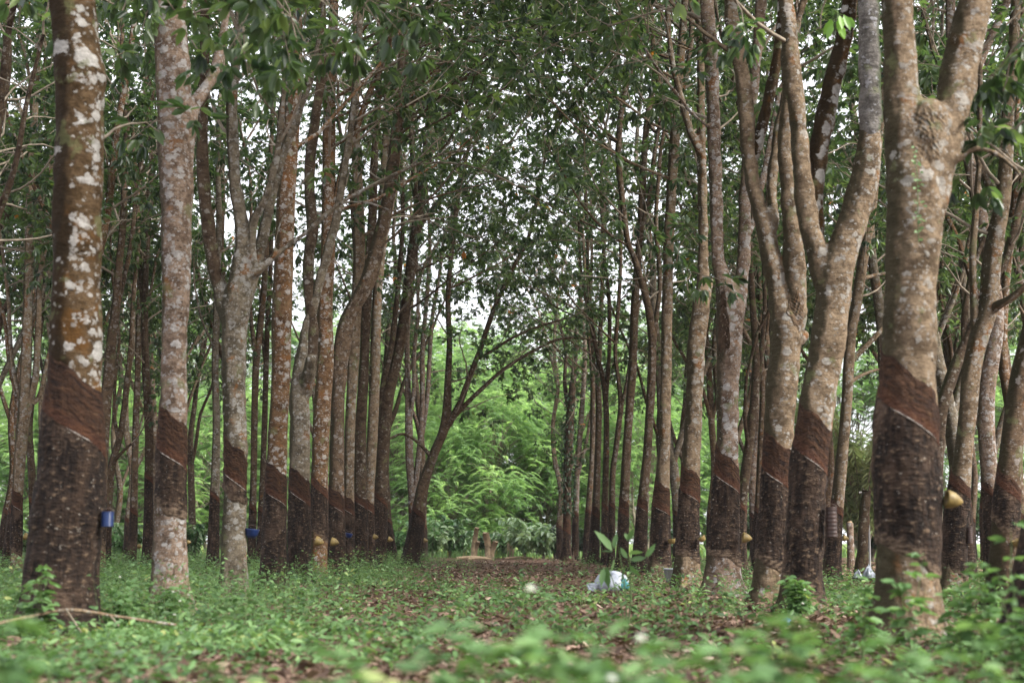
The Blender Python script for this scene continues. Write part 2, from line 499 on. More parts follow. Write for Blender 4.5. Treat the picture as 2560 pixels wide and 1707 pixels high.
# ------------------------------------------------------------------ rubber trees
class Tree:
    def __init__(self, D, main, limbs=(), panel=None, bark='pale', seed=0, height=13.0, zmin=4.6, near=False, whorl=(7, 3), arch=0, extra=(), dd=.5, sprays=(), density=1.0, flare=.75, tips=True, leafL=.140):
        self.rng = np.random.default_rng(seed + 11)
        self.D, self.bark, self.near = D, bark, near
        self.height, self.zmin, self.density, self.leafL = height, zmin, density, leafL
        rng = self.rng
        rows = []
        for (x, y, w) in main:
            p = P(x, y, D)
            rows.append([*p, W(w, y, D) / 2])
        rows = [r for r in rows if r[2] > .12] if rows[0][2] < .12 else rows
        b = rows[0]
        bx = P(main[0][0], main[0][1], D)[0]
        rows = [[bx, D, -.15, max(b[3] * 1.12, W(main[0][2], main[0][1], D) / 2)], [bx, D, .06, max(b[3] * 1.05, W(main[0][2], main[0][1], D) / 2)]] + rows
        m = catmull(rows, 6)
        o = np.argsort(m[:, 2])
        self.m = m[o]
        self.org = np.array([bx, D, 0.0])
        cdir = -self.org[:2] / np.linalg.norm(self.org[:2])
        self.c = np.array([cdir[0], cdir[1]])
        self.r = np.array([-cdir[1], cdir[0]])
        if self.r[0] < 0: self.r = -self.r
        self.ph = rng.uniform(0, 6.28, 8)
        self.flare = flare
        self.limbs = []
        self.trunk, self.crown = MB(), MB()
        self.whorls, self.wdirs = [], []
        sides = 36 if near else (20 if D < 28 else 14)
        zt = self.m[-1, 2]
        step = .045 if near else (.08 if D < 28 else .13)
        zs = np.arange(-.15, zt, step)
        th = np.linspace(0, 2 * np.pi, sides, endpoint=False)
        ZZ, TT = np.meshgrid(zs, th, indexing='ij')
        v = self.surf(ZZ, TT) - self.org
        i, j = np.meshgrid(np.arange(len(zs) - 1), np.arange(sides), indexing='ij')
        j2 = (j + 1) % sides
        self.trunk.add(v, np.stack([i * sides + j, i * sides + j2, (i + 1) * sides + j2, (i + 1) * sides + j], -1).reshape(-1, 4))
        self.trunk.polys.append((np.array([[k for k in range(sides)][::-1]]), 0))
        self.trunk.polys.append((np.array([[(len(zs) - 1) * sides + k for k in range(sides)]]), 0))
        paths = [self.m]
        for lb in limbs:
            drift = rng.uniform(-dd, dd)
            n = len(lb)
            rw = [[*P(x, y, D + drift * k / max(1, n - 1)), W(w, y, D) / 2] for k, (x, y, w) in enumerate(lb)]
            c = catmull(rw, 6)
            self.trunk.tube(c[:, :3] - self.org, np.maximum(c[:, 3], .004), 20 if near else (10 if D < 28 else 8), wob=.035)
            paths.append(c)
        self.paths = paths
        # growth above what the photograph shows
        for k, c in enumerate(paths):
            tip, d, r = c[-1, :3], unit(c[-1, :3] - c[-4 if len(c) > 4 else 0, :3]), c[-1, 3]
            stub = k > 0 and near and len(limbs[k - 1]) <= 6 and limbs[k - 1][-1][2] >= 20 and limbs[k - 1][-1][1] > 200
            if tips and not stub:
                left = height - tip[2]
                if r > .028 and left > 1.2:
                    self.grow(tip - d * .05, d, r, min(left * .8, 5.0), 0)
                else:
                    self.grow(tip - d * .02, d, min(r, .02), rng.uniform(.8, 1.6), 1)
            z = c[:, 2]
            zz = zmin + rng.uniform(0, .6)
            while zz < z[-1]:
                if z[0] < zz:
                    q = np.array([np.interp(zz, z, c[:, a]) for a in range(4)])
                    if rng.random() < (.85 if q[3] > .022 else .30) * density:
                        a = rng.uniform(0, 6.28)
                        e = rng.uniform(.15, .8)
                        dv = np.array([math.cos(a) * math.cos(e), math.sin(a) * math.cos(e), math.sin(e)])
                        self.grow(q[:3], dv, min(.022, q[3] * .4), rng.uniform(1.0, 2.4), 1)
                zz += rng.uniform(.45, 1.0) / density
        # long thin branches reaching over the path
        for k in range(abs(arch)):
            z = rng.uniform(6.6, 8.8) if k > 1 else rng.uniform(5.2, 9.5)
            if z > self.m[-1, 2]: continue
            q = np.array([np.interp(z, self.m[:, 2], self.m[:, a]) for a in range(3)])
            d = unit(np.array([np.sign(arch) * 1.0, rng.uniform(-.7, .5), rng.uniform(.25, .8)]))
            self.grow(q, d, .026, rng.uniform(2.6, 3.8), 0)
        for sp in sprays:
            self.spray(*sp)
        self.extra = []
        for lb, bk, *bb in extra:
            back = bb[0] if bb else 0.0
            rw = [[*P(x, y, D - .06 * k / len(lb)), W(w, y, D) / 2] for k, (x, y, w) in enumerate(lb)]
            c = catmull(rw, 8); c[:, 1] += back
            mb = MB(); mb.tube(c[:, :3] - self.org, c[:, 3], 22, wob=.05)
            self.extra.append((mb, bk))
            self.grow(c[-1, :3], unit(c[-1, :3] - c[-5, :3]), c[-1, 3] * .8, 3.0, 0)
        # leaves
        if self.whorls:
            self.make_whorls(np.array(self.whorls), np.array(self.wdirs), *whorl)
        self.panel = panel

    def surf(self, z, th, off=0.0):
        m = self.m
        cx, cy, r = (np.interp(z, m[:, 2], m[:, k]) for k in (0, 1, 3))
        p = self.ph
        n = 1 + .030 * np.sin(2 * th + 1.3 * z + p[0]) + .026 * np.sin(3 * th - 2.1 * z + p[1]) + .016 * np.sin(5 * th + 5 * z + p[2]) \
            + .014 * np.sin(4.2 * z + p[3]) + .010 * np.sin(11 * z + p[4] + 1.5 * np.sin(th)) + .008 * np.sin(8 * th - 9 * z + p[5])
        zc = np.maximum(z, 0)
        n = n + self.flare * np.exp(-zc / .16) * (.35 + .65 * np.maximum(0, np.cos(2.5 * th + p[6])) ** 1.5)
        rr = r * n + off
        cth, sth = np.cos(th), np.sin(th)
        return np.stack([cx + rr * (cth * self.c[0] + sth * self.r[0]), cy + rr * (cth * self.c[1] + sth * self.r[1]), z], -1)

    def grow(self, p, d, r, L, lvl):
        rng = self.rng
        n = max(3, int(L / (.4 if lvl == 0 else .22)))
        pts = [np.array(p)]
        up = (.05, .03, -.05)[lvl]
        d = np.array(d)
        for i in range(n):
            d = unit(d + rng.normal(0, (.09, .14, .2)[lvl], 3) + np.array([0, 0, up]))
            pts.append(pts[-1] + d * L / n)
        pts = np.array(pts)
        rad = np.linspace(r, r * (.4, .3, .5)[lvl], n + 1)
        if lvl == 0:
            self.trunk.tube(pts - self.org, rad, 8, wob=.03)
        else:
            self.crown.tube(pts - self.org, rad, 5 if lvl == 1 else 3, cap=False)
        if lvl < 2:
            cnt = max(2, int(round((5.0, 4.0)[lvl] * L / (3.4, 1.6)[lvl] * rng.uniform(.8, 1.2))))
            for k in range(cnt):
                t = rng.uniform(.25, 1.0) if k else 1.0
                q = pts[min(n, int(t * n))]
                a = rng.normal(0, 1, 3)
                a = unit(a - d * np.dot(a, d))
                ang = rng.uniform(.45, 1.15) if k else rng.uniform(.05, .3)
                dv = unit(d * math.cos(ang) + a * math.sin(ang))
                if lvl == 0:
                    self.grow(q, dv, max(.010, rad[min(n, int(t * n))] * .55), L * rng.uniform(.4, .7), 1)
                else:
                    self.grow(q, dv, .0065, rng.uniform(.35, .95), 2)
        if lvl == 2 and rng.random() < .90:
            self.whorls.append(pts[-1]); self.wdirs.append(d)
            if rng.random() < .7:
                self.whorls.append(pts[n // 2]); self.wdirs.append(d)

    def spray(self, x0, y0, x1, y1, D, n, spread=.3):
        rng = self.rng
        a, b = P(x0, y0, D - .3), P(x1, y1, D)
        t = np.linspace(0, 1, 9)[:, None]
        pts = a * (1 - t) + b * t + np.array([[0, 0, .12]]) * np.sin(t * 3.14) + rng.normal(0, .012, (9, 3))
        self.crown.tube(pts - self.org, np.linspace(.013, .004, 9), 5, cap=False)
        for k in range(n):
            q = pts[rng.integers(3, 9)] + rng.normal(0, spread, 3) * np.array([1, 1, .6])
            self.crown.tube(np.array([pts[rng.integers(3, 8)], q]) - self.org, [.004, .003], 3, cap=False)
            self.whorls.append(q); self.wdirs.append(np.array([0, 0, -.2]) + rng.normal(0, .4, 3))

    def make_whorls(self, c, d, npet, nleaf):
        rng = self.rng
        N = len(c)
        c, d = np.repeat(c, npet, 0), unit(np.repeat(d, npet, 0))
        a = rng.normal(0, 1, (len(c), 3))
        a = unit(a - d * (a * d).sum(1)[:, None])
        pd = unit(a + d * rng.uniform(-.2, .9, (len(c), 1)) + np.array([0, 0, -.1]))
        base = c + pd * rng.uniform(.05, .20, (len(c), 1))
        tint0 = np.clip(rng.normal(.42, .2, len(c)), 0, .95)
        od = rng.random(len(c)) < (.0018 if self.D > 16 else 0)
        tint0[od] = 1.0
        base, pd, tint0 = np.repeat(base, nleaf, 0), np.repeat(pd, nleaf, 0), np.repeat(tint0, nleaf)
        n = len(base)
        ang = np.tile(np.linspace(-.75, .75, nleaf), len(base) // nleaf) + rng.normal(0, .12, n)
        up = unit(np.array([0, 0, 1.0]) + rng.normal(0, .45, (n, 3)))
        sd = unit(np.cross(pd, up))
        ld = unit(pd * np.cos(ang)[:, None] + sd * np.sin(ang)[:, None] + np.array([0, 0, -1]) * rng.uniform(.1, .75, (n, 1)))
        L = rng.uniform(.75, 1.2, n) * self.leafL
        tint = np.where(tint0 >= 1, 1, np.clip(tint0 + rng.normal(0, .07, n), 0, .96))
        add_leaves(self.crown, base - self.org, ld, up, L, L * .42, 1, tint, .18, .18, simple=self.D > 13)

    def build(self, label, group, cup=None):
        root = empty("rubber_tree", tuple(self.org), label, "rubber tree", group)
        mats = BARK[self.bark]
        self.root = root
        if self.near:
            tmp = self.trunk.build("temporary_trunk", mats)
            md = tmp.modifiers.new("r", 'REMESH'); md.mode = 'VOXEL'; md.voxel_size = .0125 * max(1, self.D / 11)
            sm = tmp.modifiers.new("s", 'SMOOTH'); sm.iterations = 7; sm.factor = .5
            for nm, size, st in (("lumps", .30, .035), ("knots", .085, .016)):
                tx = bpy.data.textures.get(nm) or bpy.data.textures.new(nm, 'CLOUDS')
                tx.noise_scale = size; tx.noise_depth = 2
                dm = tmp.modifiers.new(nm, 'DISPLACE'); dm.texture = tx; dm.strength = st; dm.mid_level = .5; dm.texture_coords = 'GLOBAL'
            tmp.location = tuple(self.org)
            bpy.context.view_layer.update()
            dg = bpy.context.evaluated_depsgraph_get()
            me = bpy.data.meshes.new_from_object(tmp.evaluated_get(dg))
            me.polygons.foreach_set("use_smooth", np.ones(len(me.polygons), bool))
            old = tmp.data
            bpy.data.objects.remove(tmp); bpy.data.meshes.remove(old)
            me.name = "trunk"
            self.tmesh = me
            if not me.materials: me.materials.append(mats)
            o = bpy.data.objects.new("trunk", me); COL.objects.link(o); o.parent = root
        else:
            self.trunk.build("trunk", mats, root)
        for mb, bk in self.extra:
            mb.build("limb", BARK[bk], root)
        if self.crown.n:
            self.crown.build("crown", [TWIG, LEAF], root)
        if self.panel:
            self.make_panel(root)
        return root

    def patch(self, name, mat, px, y0, y1, ph0, ph1, off, amp, seed=0):
        """a rough scar lying on the trunk surface: oval, edges sunk into the bark"""
        from mathutils.bvhtree import BVHTree
        rng = np.random.default_rng(seed)
        co = np.empty(len(self.tmesh.vertices) * 3); self.tmesh.vertices.foreach_get("co", co)
        bvh = BVHTree.FromPolygons(co.reshape(-1, 3).tolist(), [tuple(p.vertices) for p in self.tmesh.polygons])
        za, zb = P(px, y1, self.D)[2], P(px, y0, self.D)[2]
        ctr = P(px, (y0 + y1) / 2, self.D) - self.org
        A, B = 64, 64
        a, b = np.meshgrid(np.linspace(-1, 1, A), np.linspace(-1, 1, B), indexing='ij')
        v = []
        half = (ph1 - ph0) / 2
        for q in range(A):
            for w in range(B):
                rr = math.sqrt(a[q, w] ** 2 + b[q, w] ** 2)
                t = math.atan2(b[q, w], a[q, w])
                lim = 1 + .16 * math.sin(3 * t + seed) + .10 * math.sin(7 * t + seed * 2)
                k = min(1.0, 1.0 / max(abs(a[q, w]), abs(b[q, w]), 1e-6)) if rr > 0 else 1
                sx, sy = a[q, w] * math.sqrt(1 - b[q, w] ** 2 / 2), b[q, w] * math.sqrt(1 - a[q, w] ** 2 / 2)
                z = (za + zb) / 2 + sy * lim * (zb - za) / 2
                x = ctr[0] + (sx * lim) * half
                h = bvh.ray_cast(Vector((x, -1.2, z)), Vector((0, 1, 0)), 2.4)
                e = max(0.0, 1 - (sx * sx + sy * sy) ** 1.5)
                y = (h[0].y if h[0] is not None else ctr[1])
                n = amp * e * (math.sin(60 * z + 5 * math.sin(43 * x + 2)) * .4 + math.sin(130 * x + 6 * math.sin(33 * z)) * .35 + math.sin(190 * z + 170 * x) * .25)
                v.append((x, y + .012 * (1 - min(1, e * 3)) - off * min(1, e * 2.5) - n, z))
        i, j = np.meshgrid(np.arange(A - 1), np.arange(B - 1), indexing='ij')
        f = np.stack([i * B + j, (i + 1) * B + j, (i + 1) * B + j + 1, i * B + j + 1], -1).reshape(-1, 4)
        mb = MB(); mb.add(v, f)
        mb.build(name, mat, self.root)

    def make_panel(self, root):
        yA, yB, yC = self.panel[:3]
        zc = lambda y: P(self.org[0] * FPX / self.D + 1280, y, self.D)[2]
        zA, zB = zc(yA), (zc(yB) if yB else None)
        zC = max(zc(yC), .02) if yC else .0
        sl = math.tan(math.radians(self.rng.uniform(31, 39)))
        r0 = np.interp(zA, self.m[:, 2], self.m[:, 3])
        K = 64 if self.near else 28
        M = 70 if self.near else 22
        ph = np.linspace(-math.pi * .98, math.pi * .98, K)
        u = ph * r0
        fr = (1 + .02 * np.sin(9 * ph + self.ph[0]))
        topz = zA - sl * u * fr + .016 * np.sin(4 * ph + self.ph[1]) + .004 * np.sin(11 * ph + self.ph[3])
        botz = np.maximum(zC - sl * .6 * u + .025 * np.sin(2 * ph + self.ph[2]) + .012 * np.sin(5 * ph), -.05 if not yC else .03)
        t = np.linspace(0, 1, M)[:, None]
        Z = topz[None] * (1 - t) + botz[None] * t
        PH = np.broadcast_to(ph, Z.shape)
        off = np.full(Z.shape, .0055 if self.near else .006)
        off[0] = -.012; off[-1] = -.006; off[-2] = .002
        off[:, 0] = off[:, -1] = -.012
        if zB is not None:
            cutv = (zB - sl * u)[None] - Z
            off = off + np.where((cutv > 0) & (off > 0), .006, 0)
        else:
            cutv = (zA - .16 - sl * u)[None] - Z
        wv = .003 * np.sin(23 * PH + 31 * Z) * np.sin(17 * Z + self.ph[4]) if self.near else 0
        V = self.surf(Z, PH, off + np.where(off > 0, wv, 0)) - self.org
        hitp = lambda v, o: v
        if self.near:
            from mathutils.bvhtree import BVHTree
            co = np.empty(len(self.tmesh.vertices) * 3); self.tmesh.vertices.foreach_get("co", co)
            bvh = BVHTree.FromPolygons(co.reshape(-1, 3).tolist(), [tuple(p.vertices) for p in self.tmesh.polygons])

            def hitp(v, o):
                v = v.reshape(-1, 3).copy(); o = np.broadcast_to(o, (len(v),))
                for q in range(len(v)):
                    z = v[q, 2]
                    c = np.array([np.interp(z, self.m[:, 2], self.m[:, 0]) - self.org[0], np.interp(z, self.m[:, 2], self.m[:, 1]) - self.org[1], z])
                    d = v[q] - c; n = np.linalg.norm(d); d /= n
                    h = bvh.ray_cast(Vector(c + d * (n + .14)), Vector(-d), .3)
                    if h[0] is not None: v[q] = np.array(h[0]) + d * o[q]
                return v
            V = hitp(V, (off + np.where(off > 0, wv, 0)).ravel())
        i, j = np.meshgrid(np.arange(M - 1), np.arange(K - 1), indexing='ij')
        f = np.stack([i * K + j, (i + 1) * K + j, (i + 1) * K + j + 1, i * K + j + 1], -1).reshape(-1, 4)
        mb = MB()
        mb.add(V, f, 0, pu=np.broadcast_to(u, Z.shape).ravel(), pv=(topz[None] - Z).ravel(), pz=Z.ravel(), cut=cutv.ravel(), tone=(self.panel[3] if len(self.panel) > 3 else self.rng.uniform(.7, 1.15)), bot=(np.clip(1 - (Z - botz[None]) / .30, 0, 1) if yC else np.zeros(Z.shape)).ravel())
        pan = mb.build("tapping_panel", PANEL, root)
        if zB is not None and self.D < 30:
            a = np.linspace(-self.rng.uniform(.2, 1.15), self.rng.uniform(.5, 1.25), 40)
            z = zB - sl * a * r0
            pts = hitp(self.surf(z, a, .012) - self.org, .012)
            lb = MB()
            lb.tube(pts, (.0035 + .0012 * np.sin(a * 19) + .0008 * np.sin(a * 47)) * np.clip(np.minimum(a - a[0], a[-1] - a) * 5, .25, 1), 6)
            lb.build("latex_line", LATEX, pan)


LROW, RROW = "rubber trees in the left row", "rubber trees in the right row"
LBG, RBG = "rubber trees behind the left row", "rubber trees behind the right row"


def row(X, x):      # distance at which a tree of the row at offset X is seen at pixel x
    return abs(FPX * X / (x - 1280))


TREES = []


def T(label, group, *a, **k):
    k.setdefault('seed', len(TREES) * 7 + 3)
    if group == LROW and len(TREES) > 2: k.setdefault('arch', 5 if a[0] < 25 else 2)
    if group == RROW: k.setdefault('arch', -5 if 14 < a[0] < 28 else -2)
    t = Tree(*a, **k)
    t.build(label, group)
    TREES.append(t)
    return t


# --- left row, near to far
t1 = T("thick near rubber trunk, orange-brown moss on one side and white lichen blotches on the other", LROW, 9.2,
       [(148, 1500, 170), (158, 1408, 166), (168, 1292, 163), (181, 1147, 149), (185, 1031, 138), (187, 940, 128), (190, 860, 126), (191, 637, 121),
        (196, 450, 121), (199, 382, 122), (199, 250, 119), (201, 195, 128), (196, 140, 118), (188, 60, 112), (184, -10, 110), (180, -120, 106)],
       panel=(933, 1085, None, .85), bark='mossy', near=True, zmin=5.2, seed=5,
       limbs=[[(225, 230, 70), (250, 196, 38), (256, 190, 12)]][:0],
       sprays=[(330, -160, 640, 80, 9.6, 7, .22), (500, -180, 760, 100, 9.9, 9, .26), (600, -200, 860, 60, 9.4, 8, .25), (620, -200, 770, 210, 10.2, 6, .2),
               (350, -120, 430, 30, 9.4, 4, .12), (700, -220, 960, 90, 10.5, 6, .22), (560, -200, 620, 200, 10.8, 5, .2), (100, -150, 40, 60, 10, 3, .2)])
t2 = T("pale pinkish rubber trunk with one bare side limb, next after the thick mossy one", LROW, 12.06,
       [(420, 1475, 88), (421, 1436, 84), (424, 1321, 80), (428, 1205, 74), (433, 1031, 68), (435, 956, 67), (440, 637, 73), (441, 480, 80), (438, 382, 83), (436, 255, 82), (430, 96, 80), (424, -20, 76), (415, -120, 72)],
       [[(450, 420, 58), (470, 310, 50), (484, 265, 36), (510, 225, 30), (535, 185, 28), (557, 90, 22), (571, 0, 19), (580, -60, 17)]],
       panel=(1040, 1150, 1285, .95), bark='pale', near=True, zmin=4.9,
       sprays=[(500, -120, 620, 150, 11.6, 5, .25), (360, -120, 300, 60, 11.8, 4, .3), (250, 350, 400, 330, 11.0, 2, .2)])
t3 = T("pale grey rubber trunk forking low into mossy limbs, a thin branch arching over the path", LROW, 14.6,
       [(584, 1500, 66), (585, 1379, 62), (587, 1263, 58), (587, 1089, 58), (586, 960, 60), (586, 829, 64), (590, 765, 70), (600, 700, 54), (606, 593, 38), (596, 510, 32), (587, 446, 30), (580, 255, 28), (592, 130, 26), (600, 40, 24), (604, -60, 22)],
       [[(575, 800, 50), (558, 752, 42), (540, 690, 34), (530, 645, 20)],
        [(600, 770, 46), (622, 720, 36), (640, 665, 30), (664, 561, 27), (688, 460, 25), (708, 382, 24), (740, 300, 20), (775, 200, 16), (800, 80, 14), (812, -30, 12)],
        [(630, 690, 26), (634, 561, 23), (668, 485, 21), (695, 370, 19), (702, 300, 17), (712, 180, 15), (706, 40, 13)],
        [(640, 680, 22), (683, 644, 17), (720, 615, 15), (760, 586, 14), (805, 545, 13), (849, 510, 12), (900, 480, 11), (957, 453, 10), (1027, 418, 9), (1075, 408, 8), (1129, 408, 7), (1190, 420, 6), (1245, 440, 5)],
        [(849, 510, 9), (880, 505, 8), (919, 507, 8), (960, 520, 7), (1008, 535, 7), (1070, 552, 6), (1135, 574, 6), (1238, 618, 5), (1296, 640, 4), (1380, 670, 4), (1456, 690, 3)],
        [(1027, 418, 8), (1097, 389, 7), (1174, 376, 7), (1240, 368, 6), (1327, 331, 5), (1410, 274, 4), (1480, 210, 3)],
        [(683, 644, 8), (700, 560, 7), (755, 460, 7), (800, 400, 6), (870, 340, 6), (950, 300, 5), (1020, 262, 5)]],
       panel=(1115, 1206, 1250), bark='grey', near=True, zmin=4.4, dd=.9,
       extra=[([(545, 715, 24), (532, 650, 35), (520, 560, 33), (511, 485, 31), (505, 350, 29), (510, 190, 26), (512, 60, 22), (508, -40, 20)], 'dark')])
t4 = T("reddish brown rubber trunk thickly dotted with white spots, rising straight beside the low-forked grey tree", LROW, 17.2,
       [(681, 1490, 60), (684, 1379, 58), (688, 1263, 55), (695, 1089, 46), (701, 956, 46), (703, 850, 49), (705, 765, 50), (713, 574, 48), (718, 446, 45), (728, 320, 41), (735, 190, 38), (738, 60, 36), (738, -60, 34)],
       [[(703, 990, 30), (725, 900, 24), (735, 830, 18), (728, 760, 16), (735, 640, 14)]][:0],
       panel=(1162, 1247, None, .8), bark='spotted', zmin=5.0)
t5 = T("rubber tree splitting at chest height into a pale stem and a dark mossy stem", LROW, 19.4,
       [(748, 1425, 54), (749, 1321, 54), (750, 1147, 52), (749, 974, 51), (757, 905, 44), (766, 829, 30), (779, 780, 26), (791, 733, 25), (806, 680, 24), (822, 620, 24), (842, 540, 22), (860, 430, 20), (880, 300, 18), (895, 150, 16), (900, 0, 14)],
       [[(760, 985, 40), (772, 935, 34), (778, 890, 22)]],
       panel=(1182, 1247, None, .75), bark='grey', near=True, zmin=5.0,
       extra=[([(770, 950, 26), (776, 920, 32), (782, 829, 27), (772, 733, 26), (772, 637, 28), (781, 574, 28), (773, 446, 27), (785, 320, 25), (803, 190, 22), (806, 60, 20), (800, -40, 18)], 'dark')])
t6 = T("straight pale speckled rubber trunk with a yellow cup at its foot, close to a leaner", LROW, 21.4,
       [(797, 1425, 42), (798, 1350, 41), (799, 1263, 42), (801, 1147, 41), (805, 1031, 42), (812, 920, 43), (813, 858, 42), (812, 765, 40), (817, 690, 38), (821, 605, 36), (822, 446, 33), (823, 287, 30), (830, 120, 26), (836, 0, 22)],
       [[(820, 600, 26), (836, 520, 22), (858, 420, 19), (888, 330, 17), (925, 230, 15), (960, 150, 13), (985, 60, 11)]],
       panel=(1203, None, 1345, .9), bark='spotted', zmin=5.2)
t7 = T("tan rubber trunk leaning strongly over to the path side from knee-high weeds", LROW, 23.4,
       [(840, 1415, 44), (840, 1263, 41), (842, 1147, 37), (844, 1031, 35), (848, 930, 38), (857, 860, 42), (868, 800, 40), (900, 740, 41), (922, 695, 41), (940, 630, 36), (954, 574, 33), (968, 510, 32), (979, 446, 32), (992, 319, 30), (1005, 191, 27), (1010, 80, 24), (1015, -20, 20)],
       [[(990, 340, 20), (1020, 280, 17), (1045, 215, 15), (1090, 170, 13), (1150, 120, 11), (1220, 90, 9)],
        [(1000, 270, 18), (1050, 245, 14), (1110, 215, 11), (1180, 190, 9), (1240, 160, 7)]],
       panel=(1221, 1270, None, .8), bark='brown', zmin=5.4)
t8 = T("slender brown rubber trunk with a blue cup, squeezed behind the leaning tan tree", LROW, 25.2,
       [(872, 1400, 28), (872, 1263, 26), (873, 1147, 26), (877, 1031, 26), (884, 900, 29), (888, 800, 28), (896, 690, 28), (899, 600, 28), (896, 510, 27), (890, 380, 25), (888, 255, 22), (892, 100, 18), (890, 0, 16)],
       panel=(1238, 1280, None), bark='tan', zmin=5.4)
t9 = T("narrow dark-sided rubber trunk pressed between two paler straight ones", LROW, 27.0,
       [(900, 1405, 38), (901, 1263, 35), (901, 1089, 29), (908, 950, 26), (914, 829, 24), (921, 700, 23), (930, 560, 22), (935, 420, 20), (945, 250, 17), (950, 100, 14)],
       [[(912, 880, 16), (905, 760, 14), (890, 640, 13), (880, 500, 11)]],
       panel=(1235, 1262, None), bark='dark', zmin=5.4)
t10 = T("straight slim tan rubber trunk just before the dark leaning one", LROW, 28.8,
       [(922, 1400, 32), (922, 1263, 27), (928, 1147, 27), (935, 990, 27), (939, 860, 25), (943, 740, 24), (952, 620, 24), (958, 480, 21), (965, 330, 18), (968, 160, 15)],
       [[(948, 700, 15), (962, 600, 14), (985, 480, 12), (1000, 360, 10)]],
       panel=(1246, 1275, None), bark='tan', zmin=5.2)
t11 = T("dark rubber trunk leaning towards the path with a second stem at its fork", LROW, 31.0,
       [(946, 1410, 36), (949, 1300, 38), (954, 1200, 36), (960, 1089, 34), (970, 990, 31), (988, 916, 28), (1003, 840, 27), (1012, 780, 27), (1024, 690, 28), (1034, 610, 28), (1050, 510, 27), (1063, 414, 24), (1075, 300, 20), (1090, 180, 17)],
       [[(955, 1010, 22), (965, 930, 17), (978, 870, 15), (988, 790, 14), (998, 690, 13), (1008, 560, 11)],
        [(1034, 590, 16), (1075, 530, 13), (1120, 480, 11), (1165, 440, 9), (1200, 420, 7)],
        [(1045, 530, 18), (1036, 450, 15), (1030, 350, 14), (1036, 220, 12)]],
       panel=(1235, None, None), bark='dark', zmin=5.0, density=.7)
t12 = T("cluster-like pale rubber tree with several thin upright stems behind the path-side leaning tree", LROW, 35.0,
       [(1035, 1412, 26), (1032, 1263, 22), (1024, 1147, 20), (1022, 1060, 20), (1020, 980, 16), (1018, 860, 13), (1024, 740, 12), (1035, 600, 11), (1040, 480, 9)],
       [[(1034, 1240, 16), (1048, 1130, 14), (1056, 1000, 13), (1056, 880, 12), (1066, 760, 11), (1075, 640, 9)],
        [(1048, 1130, 12), (1066, 1010, 12), (1074, 900, 11), (1080, 800, 10), (1098, 690, 9), (1110, 590, 8)],
        [(1022, 1060, 12), (1034, 980, 11), (1036, 880, 10), (1046, 790, 9)]],
       panel=(1270, None, None), bark='pale', zmin=4.6, density=.7)
t13 = T("stout brown rubber tree leaning over the path end, fanning into three thin limbs", LROW, 32.5,
       [(1022, 1415, 46), (1030, 1370, 42), (1040, 1321, 40), (1048, 1270, 36), (1056, 1220, 32), (1068, 1180, 29), (1080, 1147, 27), (1095, 1110, 25), (1108, 1080, 25), (1117, 1030, 24), (1119, 960, 17), (1124, 860, 15), (1120, 765, 14), (1124, 680, 13), (1135, 574, 12), (1150, 450, 10)],
       [[(1110, 1075, 20), (1144, 1020, 17), (1166, 965, 15), (1184, 916, 14), (1202, 870, 13), (1225, 800, 12), (1240, 760, 11), (1283, 669, 10), (1321, 593, 9), (1347, 478, 8), (1372, 357, 7), (1391, 325, 6)],
        [(1126, 1050, 15), (1150, 1025, 13), (1184, 991, 11), (1215, 962, 10), (1258, 924, 9), (1316, 887, 8), (1390, 850, 7), (1450, 845, 5), (1520, 860, 3)],
        [(1190, 900, 8), (1225, 880, 8), (1280, 845, 7), (1350, 815, 6), (1420, 795, 4)],
        [(1085, 1150, 12), (1050, 1110, 8), (1010, 1085, 7), (975, 1095, 5)]],
       panel=(1270, None, None), bark='brown', zmin=3.0, density=.85)

# --- right row, near to far
r1 = T("massive near rubber trunk with a burred fork, two thick limbs and a big yellow cup", RROW, 8.8,
       [(2262, 1580, 200), (2265, 1494, 166), (2268, 1378, 157), (2267, 1263, 164), (2267, 1089, 158), (2273, 956, 136), (2275, 829, 133), (2279, 701, 126), (2285, 600, 132), (2284, 500, 128),
        (2272, 400, 112), (2258, 300, 96), (2251, 200, 86), (2249, 128, 83), (2243, 0, 76), (2238, -100, 72)],
       [[(2300, 590, 90), (2326, 480, 92), (2348, 400, 92), (2366, 320, 94), (2388, 223, 95), (2409, 128, 89), (2440, 0, 83), (2465, -110, 78)],
        [(2290, 480, 80), (2300, 400, 100), (2312, 330, 116), (2318, 285, 112), (2322, 262, 80), (2323, 250, 40)],
        [(2395, 400, 16), (2440, 372, 13), (2490, 385, 11), (2540, 425, 9), (2570, 470, 8)]],
       panel=(930, 1050, 1400, 1.0), bark='tan', near=True, zmin=5.0, flare=.40, seed=21, dd=.3,
       sprays=[(2600, 60, 2500, 230, 9.0, 3, .14), (2640, 180, 2510, 330, 9.3, 4, .14), (2640, 300, 2490, 400, 9.0, 4, .12), (2600, -80, 2530, 60, 9.2, 4, .15)])
